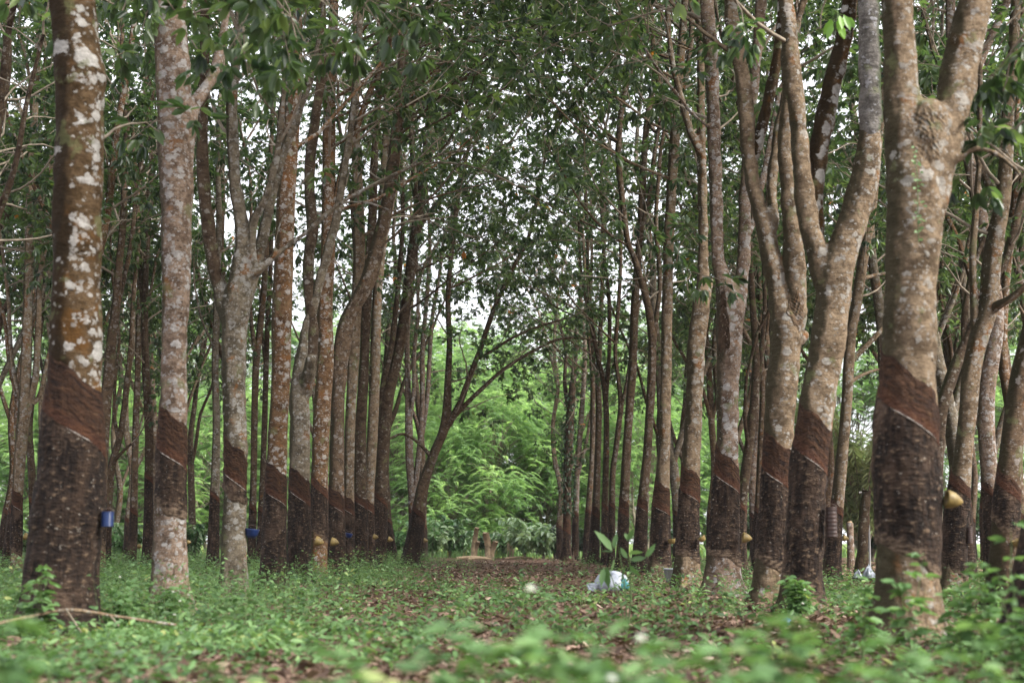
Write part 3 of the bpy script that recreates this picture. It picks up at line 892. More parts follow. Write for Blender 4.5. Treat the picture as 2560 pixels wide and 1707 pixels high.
r2 = T("large tan rubber trunk forking into two wide limbs, one mossy at its snapped grey top", RROW, 11.9,
       [(2005, 1510, 98), (2008, 1436, 90), (2014, 1321, 91), (2020, 1205, 91), (2033, 1089, 90), (2046, 990, 87), (2058, 920, 86), (2073, 829, 85), (2084, 740, 86), (2092, 660, 88),
        (2116, 595, 78), (2142, 520, 74), (2163, 450, 72), (2171, 385, 63), (2175, 325, 52), (2177, 270, 30)],
       [[(2075, 720, 70), (2050, 650, 60), (2025, 574, 52), (2016, 510, 50), (2008, 446, 48), (2000, 370, 43), (1993, 280, 44), (1980, 191, 45), (1971, 64, 41), (1962, -30, 38)],
        ],
       extra=[([(2072, 700, 40), (2058, 620, 46), (2048, 540, 50), (2048, 455, 51), (2058, 370, 51), (2074, 290, 50), (2090, 210, 48), (2108, 140, 45), (2125, 70, 42), (2138, -10, 40), (2148, -80, 38)], 'mossy', .22), ([(2172, 400, 22), (2175, 345, 47), (2176, 290, 56), (2175, 210, 54), (2173, 128, 53), (2172, 30, 51), (2170, -60, 46)], 'greydead')],
       panel=(1037, 1152, 1480, .95), bark='tan', near=True, zmin=4.9, seed=33, dd=.4,
       sprays=[(2080, -60, 2050, 70, 11.4, 0, .06)])
r3 = T("knobbly rubber trunk dividing at head height, one limb broken off, another dark and mossy", RROW, 13.3,
       [(1922, 1515, 96), (1926, 1450, 84), (1932, 1321, 74), (1939, 1205, 71), (1948, 1089, 74), (1953, 974, 78), (1962, 890, 79), (1966, 829, 84), (1955, 770, 66), (1938, 701, 52), (1926, 640, 50), (1913, 574, 48),
        (1896, 510, 41), (1880, 446, 38), (1874, 380, 40), (1869, 319, 40), (1863, 250, 38), (1857, 191, 38), (1842, 120, 38), (1830, 50, 37), (1822, -40, 34)],
       [[(1975, 850, 60), (1990, 790, 56), (1990, 720, 52), (1985, 637, 50), (1978, 560, 42), (1972, 500, 38), (1966, 430, 36), (1962, 350, 32), (1968, 260, 30), (1975, 150, 28)],
        [(1918, 600, 32), (1932, 555, 30), (1930, 500, 27), (1930, 446, 27), (1938, 380, 28), (1948, 319, 27), (1958, 270, 25), (1970, 200, 22), (1985, 90, 20)],
        [(1975, 850, 60), (1996, 842, 44), (2008, 838, 26)], [(1945, 690, 40), (1960, 672, 30), (1966, 668, 21)]],
       panel=(1104, 1200, 1420, .9), bark='tan', near=True, zmin=4.9, seed=41, dd=.4,
       extra=[([(1878, 405, 24), (1890, 375, 29), (1904, 320, 28), (1920, 255, 28), (1934, 190, 27), (1947, 127, 27), (1955, 40, 26), (1960, -50, 25)], 'mossy')])
r4 = T("grey lilac-spotted rubber trunk with a black wound below its narrow fork", RROW, 16.4,
       [(1806, 1490, 90), (1806, 1436, 84), (1810, 1321, 72), (1815, 1205, 61), (1818, 1089, 55), (1819, 974, 56), (1823, 890, 62), (1825, 806, 70), (1822, 740, 66), (1806, 690, 44), (1795, 637, 34), (1790, 510, 33), (1786, 382, 33), (1783, 255, 33), (1777, 127, 35), (1766, 0, 35), (1760, -80, 33)],
       [[(1832, 800, 54), (1848, 730, 42), (1857, 680, 34), (1860, 620, 32), (1862, 520, 30), (1866, 430, 29), (1874, 320, 28), (1886, 191, 27), (1895, 90, 27), (1903, 0, 27), (1908, -70, 26)],
        [(1862, 590, 20), (1880, 560, 20), (1890, 500, 20), (1912, 430, 18), (1925, 360, 16)]],
       panel=(1138, 1208, 1400, 1.0), bark='pale', near=True, zmin=5.0, seed=52)
r5 = T("warm tan rubber trunk tapering evenly, its pale stump foot showing green lichen discs", RROW, 19.7,
       [(1716, 1480, 66), (1718, 1379, 58), (1722, 1263, 53), (1728, 1147, 48), (1737, 974, 44), (1740, 890, 44), (1746, 820, 46), (1752, 765, 42), (1757, 700, 30), (1758, 637, 26), (1757, 510, 25), (1753, 382, 24), (1752, 191, 21), (1749, 50, 18), (1747, -40, 17)],
       [[(1757, 400, 22), (1745, 370, 20), (1729, 338, 19), (1716, 295, 18), (1704, 249, 17), (1692, 205, 17), (1681, 159, 16), (1672, 90, 15), (1668, 20, 14), (1664, -50, 13)],
        [(1758, 800, 22), (1775, 700, 20), (1800, 640, 16)][:2]],
       panel=(1173, 1239, 1396), bark='tan', near=True, zmin=5.0, seed=61)
r6 = T("rubber trunk on a swollen red-brown base, with a yellow leaf stuck to its bark", RROW, 23.2,
       [(1648, 1465, 56), (1650, 1379, 50), (1653, 1263, 44), (1658, 1180, 35), (1661, 1100, 31), (1664, 974, 28), (1666, 880, 27), (1668, 765, 26), (1672, 600, 25), (1678, 480, 26), (1686, 360, 26), (1690, 290, 27), (1698, 191, 22), (1710, 32, 18), (1714, -40, 16)],
       [[(1688, 330, 22), (1670, 270, 18), (1650, 215, 15), (1636, 150, 13), (1630, 60, 12)], [(1694, 250, 16), (1716, 190, 15), (1728, 100, 14), (1730, 20, 13)]],
       panel=(1205, 1276, 1420, .95), bark='tan', zmin=5.0, seed=66)
r7 = T("brown rubber trunk with pale worn patches, standing just beside the swollen-based one", RROW, 26.4,
       [(1598, 1455, 42), (1600, 1379, 34), (1606, 1263, 28), (1617, 1147, 23), (1624, 1040, 21), (1629, 930, 21), (1630, 850, 20), (1620, 765, 19), (1600, 690, 17), (1584, 640, 16), (1570, 606, 15), (1557, 510, 15), (1546, 382, 15), (1557, 255, 14), (1582, 160, 13), (1608, 64, 11), (1620, -20, 10)],
       [[(1630, 900, 14), (1640, 800, 13), (1650, 700, 12), (1640, 560, 11), (1648, 420, 10)]],
       panel=(1240, 1272, None), bark='brown', zmin=4.8, seed=71)
r8 = T("slim red-brown rubber trunk leading straight up beside the white sack", RROW, 30.5,
       [(1554, 1430, 34), (1556, 1379, 29), (1560, 1263, 26), (1564, 1190, 24), (1569, 1089, 21), (1575, 1000, 21), (1581, 930, 22), (1584, 850, 22), (1587, 765, 21), (1594, 660, 18), (1601, 574, 17), (1607, 446, 18), (1616, 319, 17), (1632, 220, 16), (1646, 128, 15), (1652, 30, 13)],
       [[(1601, 574, 13), (1622, 500, 11), (1634, 400, 10), (1650, 300, 9)], [(1620, 300, 12), (1640, 330, 9), (1660, 290, 8)]],
       panel=(1244, 1285, None), bark='brown', zmin=5.2, seed=77)
r9 = T("thin rubber stem bending in a slow curve between slim red-brown trunks of the right row", RROW, 33.5,
       [(1528, 1400, 18), (1530, 1263, 16), (1532, 1180, 15), (1540, 1120, 14), (1547, 1060, 14), (1552, 1010, 14), (1545, 940, 11), (1538, 880, 10), (1545, 780, 10), (1552, 640, 9), (1548, 480, 8)],
       [[(1550, 1020, 10), (1562, 980, 9), (1575, 900, 8), (1590, 800, 7)]],
       panel=(1250, None, None), bark='brown', zmin=4.4, seed=83, density=.65)
r10 = T("thin rubber stem with a high narrow fork among the far right-row stems", RROW, 36.0,
        [(1512, 1405, 19), (1513, 1263, 17), (1515, 1147, 16), (1516, 1050, 15), (1513, 990, 15), (1506, 940, 12), (1492, 880, 11), (1478, 800, 10), (1470, 690, 9), (1468, 560, 9), (1460, 420, 8)],
        [[(1514, 1000, 12), (1520, 930, 11), (1524, 850, 10), (1522, 740, 10), (1510, 640, 9), (1504, 500, 9), (1506, 350, 8)],
         [(1478, 800, 7), (1462, 740, 7), (1450, 640, 6), (1445, 520, 5)]],
        panel=(1255, None, None), bark='dark', zmin=4.4, seed=88, density=.65)
r11 = T("straight dark rubber stem with tapped bark showing between two thin forked stems", RROW, 39.5,
        [(1484, 1412, 28), (1486, 1340, 23), (1490, 1263, 20), (1494, 1147, 17), (1497, 1031, 16), (1495, 950, 14), (1500, 850, 12), (1504, 740, 11), (1510, 600, 10), (1512, 480, 9)],
        [[(1495, 960, 9), (1482, 880, 8), (1476, 760, 8), (1480, 620, 7)]],
        panel=(1262, 1290, None), bark='brown', zmin=4.4, seed=94, density=.65)
r12 = T("slim stem at the back of the right row half hidden by a darker stem", RROW, 43.0,
        [(1466, 1410, 20), (1472, 1263, 16), (1480, 1147, 14), (1482, 1031, 13), (1480, 920, 12), (1470, 820, 10), (1464, 700, 9), (1455, 560, 8)],
        panel=(1268, None, None), bark='brown', zmin=4.2, seed=99, density=.65)
r13 = T("pale thin rubber stem beside the vine-wrapped dark trunk at the path end", RROW, 46.0,
        [(1437, 1408, 17), (1439, 1300, 16), (1443, 1180, 15), (1452, 1060, 14), (1458, 980, 12), (1462, 880, 11), (1458, 780, 9)],
        [[(1444, 1190, 9), (1462, 1120, 9), (1475, 1050, 8), (1485, 960, 7)]],
        panel=(1275, None, None), bark='pale', zmin=4.0, seed=104, density=.65)
r14 = T("dark rubber trunk wrapped in leafy vine, last of the right row at the path end", RROW, 45.0,
        [(1416, 1412, 24), (1417, 1340, 20), (1418, 1205, 21), (1424, 1060, 23), (1430, 980, 18), (1436, 920, 14), (1440, 850, 11)],
        [[(1425, 1040, 12), (1412, 960, 10), (1415, 890, 9)]],
        panel=(1290, 1330, None), bark='dark', zmin=2.4, density=1.6, seed=109)
SCAR = plain("weathered_scar", (.080, .052, .034), .95, .1, .7, 14, 1.0)
r1.patch("burr", BARK["tan"], 2312, 270, 430, -.15, .15, .002, .008, 1)
r4.patch("wound", SCAR, 1806, 730, 900, -.062, .062, .0025, .006, 3)
r3.patch("bark_scar", BARK["brown"], 1985, 735, 830, -.09, .09, .006, .008, 5)
# nearest right edge
rq = T("dark leaning rubber trunk just entering the frame at the lower right corner", RROW, 7.6,
       [(2600, 1660, 215), (2612, 1560, 196), (2626, 1450, 184), (2650, 1300, 176), (2690, 1100, 170), (2730, 800, 160), (2760, 400, 150), (2780, 0, 140)],
       panel=(1000, None, None), bark='brown', near=True, zmin=5.2, seed=115, sprays=[])

# --- behind the right row
T("slim tan rubber tree with a bright right edge and a knot, beside the charred stump", RBG, 21.0,
  [(2078, 1445, 48), (2079, 1436, 43), (2088, 1321, 33), (2099, 1205, 31), (2110, 1089, 28), (2117, 1000, 28), (2121, 916, 28), (2128, 829, 27), (2140, 765, 27), (2160, 637, 25), (2178, 540, 22), (2190, 420, 20), (2205, 280, 18)],
  [[(2125, 905, 15), (2150, 880, 14), (2180, 850, 13), (2215, 812, 11), (2250, 780, 9)], [(2150, 700, 11), (2180, 690, 9), (2230, 680, 7)], [(2120, 960, 10), (2150, 940, 9), (2190, 925, 7), (2240, 920, 5)]],
  panel=(1253, None, None), bark='tan', zmin=4.0, seed=120, density=1.2)
T("brown rubber tree leaning right behind the massive trunk, a dark ribbed cup at its side", RBG, 15.2,
  [(2380, 1485, 74), (2384, 1378, 64), (2394, 1263, 60), (2407, 1147, 48), (2419, 1031, 46), (2430, 916, 47), (2446, 850, 50), (2459, 806, 52), (2471, 765, 49), (2482, 637, 45), (2505, 510, 38), (2515, 400, 34), (2520, 280, 30), (2532, 150, 28), (2540, 0, 26)],
  [[(2470, 780, 30), (2500, 760, 22), (2535, 740, 18), (2580, 700, 16)], [(2440, 850, 24), (2435, 760, 20), (2432, 640, 18), (2440, 520, 16), (2448, 400, 14)],
   [(2505, 520, 20), (2470, 460, 18), (2440, 380, 16), (2420, 320, 14)]],
  panel=(1190, None, 1440), bark='tan', zmin=3.8, seed=126, density=1.1)
T("brown rubber trunk with cracked bark leaning out at the right frame edge", RBG, 13.6,
  [(2510, 1430, 76), (2511, 1378, 70), (2517, 1263, 69), (2526, 1147, 60), (2540, 1031, 58), (2560, 916, 58), (2590, 800, 56), (2620, 640, 54), (2650, 400, 50), (2680, 100, 44)],
  panel=(1188, None, 1330), bark='brown', zmin=3.6, seed=131)
T("dark bare rubber limb slanting up behind the massive near trunk", RBG, 18.5,
  [(2330, 1430, 40), (2335, 1300, 36), (2345, 1100, 34), (2355, 1014, 34), (2372, 960, 34), (2392, 905, 32), (2413, 858, 30), (2440, 800, 28), (2475, 740, 26), (2510, 660, 22), (2540, 560, 20)],
  [[(2410, 860, 18), (2412, 780, 16), (2425, 700, 14), (2450, 620, 12), (2480, 560, 10)]],
  panel=(1240, None, None), bark='dark', zmin=3.4, seed=137, density=1.3)
T("dark lichen-flecked rubber trunk in the gap right of the lilac-spotted fork", RBG, 25.5,
  [(1848, 1400, 34), (1855, 1263, 27), (1868, 1147, 25), (1876, 1089, 23), (1885, 1000, 20), (1890, 900, 18), (1884, 800, 16), (1878, 700, 15), (1872, 560, 13)],
  [[(1882, 1050, 14), (1894, 960, 13), (1905, 860, 12), (1912, 760, 11), (1908, 640, 10)], [(1872, 1130, 10), (1862, 1040, 9), (1866, 940, 8)]],
  panel=(1250, None, None), bark='dark', zmin=3.6, seed=142)
T("thin dark rubber stem close beside a lichen-flecked trunk, behind the knobbly tree", RBG, 29.0,
  [(1890, 1400, 20), (1895, 1263, 17), (1902, 1100, 15), (1906, 980, 14), (1902, 860, 12), (1900, 740, 11), (1890, 600, 10)],
  [[(1903, 900, 9), (1918, 820, 8), (1928, 720, 7)]], panel=(1262, None, None), bark='brown', zmin=3.6, seed=147)

# --- behind the left row
T("twin-stemmed grey rubber tree at the left edge behind the thick mossy trunk", LBG, 24.5,
  [(38, 1450, 27), (42, 1300, 26), (45, 1205, 28), (52, 1120, 30), (60, 1031, 32), (64, 956, 28), (68, 800, 24), (73, 637, 22), (76, 470, 20), (85, 300, 18), (94, 150, 16), (100, 30, 14)],
  [[(66, 1040, 22), (76, 1000, 18), (90, 930, 17), (96, 800, 15), (100, 690, 14), (120, 570, 12), (128, 420, 11)],
   [(56, 1010, 14), (36, 940, 12), (26, 860, 11), (20, 740, 10), (5, 620, 9)], [(80, 1010, 14), (100, 985, 12), (118, 900, 11)], [(88, 260, 8), (60, 130, 7), (30, 50, 6)]],
  panel=(1225, 1270, 1385), bark='tan', zmin=4.7, seed=152, density=1.1)
T("dark slim rubber stem beside the twin-stemmed grey tree at the left edge", LBG, 29.0,
  [(86, 1415, 22), (84, 1300, 20), (80, 1200, 19), (77, 1147, 18), (74, 1060, 16), (88, 940, 13), (100, 830, 12), (110, 700, 11), (114, 560, 10)],
  panel=(1240, None, None), bark='dark', zmin=4.7, seed=157)
T("brown rubber tree leaning slightly right, seen just right of the thick mossy trunk", LBG, 23.0,
  [(246, 1420, 34), (250, 1300, 32), (254, 1200, 30), (258, 1100, 28), (265, 1000, 28), (272, 930, 27), (278, 860, 25), (290, 765, 22), (298, 660, 19), (306, 574, 18), (312, 446, 16), (318, 300, 14)],
  [[(280, 850, 14), (300, 740, 13), (322, 640, 12), (335, 540, 11), (340, 420, 10)]],
  panel=(1220, None, 1360), bark='brown', zmin=4.7, seed=162)
T("leaning forked rubber tree with a low side branch between the mossy and the pinkish trunks", LBG, 27.5,
  [(266, 1400, 22), (268, 1292, 22), (274, 1210, 21), (280, 1160, 20), (300, 1090, 17), (312, 1010, 15), (320, 940, 14), (328, 850, 12), (334, 740, 11), (348, 600, 10)],
  [[(280, 1160, 10), (305, 1130, 8), (330, 1108, 6)], [(296, 1100, 10), (285, 1030, 9), (288, 950, 8)]],
  panel=(1262, None, None), bark='brown', zmin=4.7, seed=167)
T("slim straight brown rubber stem with a small yellow cup near the ground", LBG, 30.0,
  [(327, 1410, 24), (333, 1321, 21), (336, 1200, 18), (339, 1089, 17), (344, 930, 15), (347, 800, 15), (350, 690, 14), (347, 574, 13), (350, 430, 12), (356, 300, 10)],
  [[(346, 860, 9), (370, 760, 8), (392, 640, 7)]], panel=(1265, None, None), bark='brown', zmin=4.7, seed=172)
T("almost black straight rubber stem left of the pale pinkish trunk", LBG, 28.0,
  [(366, 1410, 26), (370, 1321, 23), (372, 1200, 21), (373, 1089, 21), (368, 990, 20), (364, 916, 19), (362, 800, 18), (364, 680, 16), (372, 540, 14), (380, 400, 12)],
  [[(363, 830, 12), (352, 700, 11), (346, 560, 10)]], panel=(1180, None, None), bark='dark', zmin=4.0, seed=177)
T("grey rubber stem with a thin side shoot, in the gap left of the low-forked tree", LBG, 25.5,
  [(531, 1412, 29), (535, 1321, 26), (538, 1200, 22), (541, 1089, 20), (540, 1000, 18), (538, 916, 18), (541, 800, 17), (543, 700, 16), (548, 560, 15), (545, 400, 13), (550, 250, 11)],
  [[(540, 880, 8), (525, 845, 7), (505, 800, 6), (492, 745, 5)]], panel=(1225, None, None), bark='grey', zmin=4.8, seed=182)
T("brown rubber stem close right of the low-forked grey trunk", LBG, 28.0,
  [(629, 1400, 20), (632, 1263, 18), (635, 1147, 17), (637, 1000, 17), (641, 900, 17), (652, 800, 16), (660, 720, 15), (668, 580, 13), (672, 430, 11)],
  [[(640, 900, 11), (628, 800, 10), (622, 690, 9)]], panel=(1255, None, None), bark='brown', zmin=4.2, seed=187)
T("dark rubber stem close left of the red-brown spotted trunk", LBG, 32.0,
  [(650, 1395, 18), (654, 1263, 16), (660, 1100, 15), (664, 970, 14), (668, 820, 13), (676, 680, 12), (680, 520, 10)],
  [[(665, 930, 8), (656, 840, 7), (650, 740, 6)]], panel=(1262, None, None), bark='dark', zmin=4.0, seed=192)

# --- more rubber trees of the rows further out: prototypes, then copies of thing and parts
def auto_tree(D, seed, bark, forks=2, lean=0.0, rel=.12):
    rng = np.random.default_rng(seed)
    x0 = 1280.0
    w = rel * 2 * FPX / D
    yb, yt = 1355 + .6 * FPX / D, 1355 - rng.uniform(8.2, 9.8) * FPX / D
    ys = np.linspace(yb, yt, 9)
    xs = x0 + np.cumsum(rng.normal(lean, .13, 9)) * FPX / D * .9
    main = [(xs[k], ys[k], w * (1.15 - .09 * k)) for k in range(9)]
    limbs = []
    for f in range(forks):
        k = int(rng.integers(2, 6))
        sx = rng.choice([-1, 1])
        lb = [(xs[k], ys[k], w * .6)]
        for q in range(1, 6):
            lb.append((xs[k] + sx * (.28 * q + .02 * q * q + rng.normal(0, .06)) * FPX / D, ys[k] - q * .95 * FPX / D, w * (.6 - .085 * q)))
        limbs.append(lb)
    yA = 1355 - (rng.uniform(.65, .9)) * FPX / D
    t = Tree(D, main, limbs, panel=(yA, None, None), bark=bark, seed=seed, zmin=5.0, density=1.4, dd=1.2, height=14.5, whorl=(10, 3), leafL=.15)
    return t


SHORT = [(187, "thick mossy trunk"), (436, "pale pinkish trunk"), (587, "low-forked grey tree"), (700, "red-brown spotted trunk"), (806, "straight speckled trunk"), (960, "dark leaning trunk"),
         (1090, "stout leaning tree at the path end"), (1420, "vine-wrapped trunk"), (1570, "slim red-brown trunk"), (1660, "swollen-based trunk"), (1735, "evenly tapering tan trunk"), (1820, "lilac-spotted trunk"),
         (1945, "knobbly tree"), (2050, "large tan forked trunk"), (2270, "massive burred trunk"), (2420, "brown tree with the ribbed cup"), (2530, "cracked trunk at the frame edge")]
FARSPOTS = [  # pixel, distance
    (14, 35), (300, 46), (395, 44), (832, 42), (986, 42), (1062, 46), (1398, 50), (1640, 38), (1694, 35), (1772, 36),
    (1880, 40), (1990, 33), (2340, 36), (2372, 29), (2452, 35), (2490, 27), (2546, 32), (-60, 26), (2280, 44), (2420, 44), (182, 42), (160, 30),
    (436, 31), (440, 40), (588, 33), (-10, 30), (2270, 25), (2262, 35), (2060, 36), (1945, 30), (1938, 44), (1822, 30), (2400, 22), (2520, 38), (-80, 34), (30, 27), (120, 40), (330, 38), (500, 46), (2580, 26), (2500, 22), (2310, 30), (1900, 48), (-30, 21), (2470, 20),
    (806, 48), (1735, 50), (180, 22)]


def copy_thing(root, loc, rz, sc, label, group):
    r = root.copy(); COL.objects.link(r)
    r.location, r.rotation_euler, r.scale = loc, (0, 0, rz), (sc, sc, sc)
    r["label"], r["group"] = label, group
    for ch in list(root.children):
        c = ch.copy(); COL.objects.link(c); c.parent = r
        for gcd in list(ch.children):
            d = gcd.copy(); COL.objects.link(d); d.parent = c
    return r


def far_rubber():
    protos = []
    used = {}
    rng = np.random.default_rng(4)
    barks = ['brown', 'tan', 'dark', 'spotted', 'grey', 'brown', 'pale']
    words = ['brown', 'tan', 'dark', 'reddish', 'grey', 'slim brown', 'pale']
    order = rng.permutation(len(FARSPOTS))
    for k, idx in enumerate(order):
        px, D = FARSPOTS[idx]
        near = min(SHORT, key=lambda s: abs(s[0] - px))
        side = "just left of" if px < near[0] else "just right of"
        v = k % 7
        word = words[v]
        key = (side, near[1])
        used.setdefault(key, []).append(D)
        depth = "far" if D > 36 else "background"
        label = f"{depth} {word} rubber tree glimpsed {side} the {near[1]}"
        grp = LBG if px < 1200 else RBG
        x = (px - 1280) / FPX * D
        if k < 7:
            t = auto_tree(30, 300 + 13 * k, barks[v], forks=1 + k % 3, lean=(-.03, .04, 0, .06, -.05, .02, 0)[k], rel=(.12, .10, .13, .09, .12, .10, .115)[k])
            root = t.build(label, grp)
            protos.append(root)
            root.location = (x, D, 0)
        else:
            copy_thing(protos[v], (x, D, 0), rng.uniform(-.7, .7), rng.uniform(.88, 1.1), label, grp)


far_rubber()


# ------------------------------------------------------------------ bright trees and shrubs beyond the plantation
def feathery(seed, H=8.5, R=3.2, n_clump=60, per=9):
    rng = np.random.default_rng(seed)
    tr, cr = MB(), MB()
    c = []
    stems = []
    for s in range(4):
        a = rng.uniform(0, 6.28)
        top = np.array([math.cos(a) * R * .35, math.sin(a) * R * .35, H * rng.uniform(.6, .85)])
        t = np.linspace(0, 1, 8)[:, None]
        pts = top * t + np.array([[math.cos(a + 1), math.sin(a + 1), 0]]) * np.sin(t * 5) * .18 + np.array([[rng.normal(0, .15), rng.normal(0, .15), 0]])
        tr.tube(pts, np.linspace(.085, .025, 8), 7)
        stems.append(pts)
    for k in range(n_clump):
        z = rng.uniform(.10, 1.0) ** .9
        rr = R * (math.sin(min(1, z * 1.15 + .15) * 2.6) * .75 + .35) * rng.uniform(.35, 1.0) ** .6
        a = rng.uniform(0, 6.28)
        q = np.array([math.cos(a) * rr, math.sin(a) * rr, z * H])
        c.append(q)
        st = stems[k % 4]
        i = int(np.clip(z * 8 * .75, 0, 7))
        mid = (st[i] + q) / 2 + np.array([0, 0, .25])
        cr.tube(np.array([st[i], mid, q]), [.02, .014, .006], 4, cap=False)
        if rng.random() < .5:
            e = q + np.array([rng.normal(0, .5), rng.normal(0, .5), rng.uniform(-.9, .2)])
            cr.tube(np.array([mid, (mid + e) / 2 + .1, e]), [.010, .008, .004], 3, cap=False)
    c = np.array(c)
    tone = np.clip(rng.normal(.45, .24, len(c)), 0, 1)
    base = np.repeat(c, per, 0) + rng.normal(0, .26, (len(c) * per, 3))
    az = rng.uniform(0, 6.28, len(base))
    out = unit(base * np.array([1, 1, 0]) + 1e-3)
    d = unit(np.stack([np.cos(az), np.sin(az), rng.uniform(-.1, .7, len(az))], -1) + out * .7)
    tn = np.repeat(tone, per)
    NP = 17
    t = np.linspace(.08, 1, NP)
    Lf = rng.uniform(.45, .8, len(base))
    pos = base[:, None] + d[:, None] * (t[None, :, None] * Lf[:, None, None]) - np.array([0, 0, 1.0]) * ((t ** 2)[None, :, None] * Lf[:, None, None] * .55)
    sd = unit(np.cross(d, np.array([0, 0, 1.0])))
    B, Dv, Tn, Ll = [], [], [], []
    for s in (-1, 1):
        B.append(pos.reshape(-1, 3))
        dv = sd[:, None] * s + d[:, None] * .55 + np.array([0, 0, -.35]) * t[None, :, None]
        Dv.append(dv.reshape(-1, 3))
        Tn.append(np.repeat(tn, NP) + rng.normal(0, .10, len(tn) * NP))
        Ll.append(np.tile(.125 * (1.15 - .75 * t ** 2), len(base)))
    B, Dv, Tn, Ll = np.concatenate(B), np.concatenate(Dv), np.clip(np.concatenate(Tn), 0, 1), np.concatenate(Ll)
    up = unit(np.array([0, 0, 1.0]) + rng.normal(0, .3, B.shape))
    add_leaves(cr, B, Dv, up, Ll, Ll * .27, 1, Tn, .1, .25, simple=True)
    return tr, cr


def place_feathery():
    rng = np.random.default_rng(77)
    protos = []
    meshes = []
    for k in range(4):
        tr, cr = feathery(500 + k, H=(8.2, 7.0, 9.2, 6.0)[k], R=(3.0, 2.6, 3.2, 2.7)[k], n_clump=(125, 105, 135, 100)[k], per=17)
        meshes.append((tr.mesh("trunk", [TWIG]), cr.mesh("crown", [TWIG, FEATHER])))
    #  pixel, distance, prototype, scale, words
    spots = [(1010, 65, 0, 1.0, "left of the stout leaning tree at the path end"), (1100, 61, 3, .85, "standing behind the two cut stumps"), (1170, 67, 2, .95, "tallest bright crown over the end of the path"),
             (1235, 62, 1, .95, "right above the coffee bush at the path end"), (1310, 68, 0, .95, "left of the vine-wrapped trunk"), (1385, 64, 3, 1.0, "directly behind the vine-wrapped trunk"),
             (1460, 66, 2, .85, "between the thin right-row stems"), (1600, 63, 1, .9, "behind the slim red-brown trunk"), (1690, 70, 0, .8, "between the swollen-based and the tan trunks"),
             (950, 70, 1, 1.0, "behind the dark leaning trunk"), (735, 64, 3, .95, "behind the red-brown spotted trunk"), (660, 70, 0, .9, "right of the low-forked grey tree"),
             (540, 62, 3, 1.05, "low in the bright gap left of the low-forked tree"), (485, 68, 1, .95, "in the bright gap right of the pinkish trunk"), (400, 66, 0, .85, "behind the pale pinkish trunk"),
             (330, 61, 3, 1.1, "behind the almost black stem"), (270, 68, 1, .95, "seen right of the thick mossy trunk"), (170, 64, 3, 1.0, "behind the thick mossy trunk"),
             (100, 62, 3, 1.1, "right of the twin-stemmed tree"), (15, 66, 1, 1.0, "at the left frame edge"), (850, 66, 0, .8, "behind the leaning tan trunk"), (1870, 70, 1, .8, "right of the lilac-spotted trunk"),
             (60, 80, 2, 1.35, "tall and far, behind the twin-stemmed tree"), (220, 82, 0, 1.4, "tall and far, just right of the mossy trunk"), (350, 79, 2, 1.35, "tall and far, left of the pinkish trunk"), (470, 84, 0, 1.3, "tall and far, in the bright gap right of the pinkish trunk"),
             (620, 80, 2, 1.3, "tall and far, behind the low-forked tree"), (790, 82, 0, 1.4, "tall and far, behind the speckled trunk"), (920, 80, 2, 1.3, "tall and far, behind the slim tan trunk"), (1060, 78, 0, 1.35, "tall and far, behind the stout leaning tree"),
             (1200, 80, 2, 1.2, "tall and far, above the cut stumps"), (1350, 79, 0, 1.3, "tall and far, left of the vine-wrapped trunk"), (1500, 80, 2, 1.35, "tall and far, behind the thin right-row stems"), (1640, 82, 0, 1.4, "tall and far, beside the swollen-based trunk"),
             (1780, 80, 2, 1.35, "tall and far, left of the lilac-spotted trunk"), (1900, 76, 1, 1.3, "far, between lilac-spotted and knobbly trunks"), (2140, 74, 0, 1.3, "far, behind the charred stump"), (2370, 74, 2, 1.3, "far, right of the massive trunk"), (2500, 76, 0, 1.35, "far, at the right edge of the picture")]
    n = 0
    for px, D, v, sc, words in spots:
        x = (px - 1280) / FPX * D
        root = empty("feathery_tree", (x, D, -.1), "bright green feathery tree " + words, "tree", "feathery trees beyond the plantation")
        for nm, me in zip(("trunk", "crown"), meshes[v]):
            o = bpy.data.objects.new(nm, me); COL.objects.link(o); o.parent = root
        root.rotation_euler.z = rng.uniform(0, 6.28)
        root.scale = (sc * 1.1, sc * 1.1, sc * 1.12)


place_feathery()


def leafy_shrub(seed, H, R, stems, pairs, L, mat, label, group, px, D, name="coffee_shrub", cat="shrub", droop=.35, wr=.42, tint=(.5, .22), stemr=.012):
    rng = np.random.default_rng(seed)
    st, lf = MB(), MB()
    B, Dv, Nn, Tn = [], [], [], []
    for s in range(stems):
        a = rng.uniform(0, 6.28)
        rr = R * rng.uniform(.3, 1.0)
        h = H * rng.uniform(.55, 1.0)
        t = np.linspace(0, 1, 12)
        pts = np.stack([np.cos(a) * rr * t ** 1.4, np.sin(a) * rr * t ** 1.4, h * (t - .28 * t ** 3)], -1) + rng.normal(0, .012, (12, 3)) * t[:, None]
        pts[0] = [math.cos(a) * .05, math.sin(a) * .05, -.05]
        st.tube(pts, np.linspace(stemr, stemr * .35, 12), 5)
        tone = np.clip(rng.normal(*tint), 0, 1)
        for p in range(pairs):
            q = rng.uniform(.25, 1)
            b = np.array([np.interp(q, t, pts[:, k]) for k in range(3)])
            aa = rng.uniform(0, 6.28)
            for s2 in (0, math.pi):
                B.append(b)
                Dv.append([math.cos(aa + s2), math.sin(aa + s2), rng.uniform(-.6, .25)])
                Nn.append(np.array([0, 0, 1]) + rng.normal(0, .35, 3))
                Tn.append(np.clip(tone + rng.normal(0, .12), 0, 1))
    B, Dv, Nn = np.array(B), np.array(Dv), unit(np.array(Nn))
    LL = L * rng.uniform(.7, 1.15, len(B))
    add_leaves(lf, B, Dv, Nn, LL, LL * wr, 0, np.array(Tn), .15, droop)
    x = (px - 1280) / FPX * D
    root = empty(name, (x, D, 0), label, cat, group)
    st.build("stems", TWIG, root)
    lf.build("foliage", mat, root)
    return root


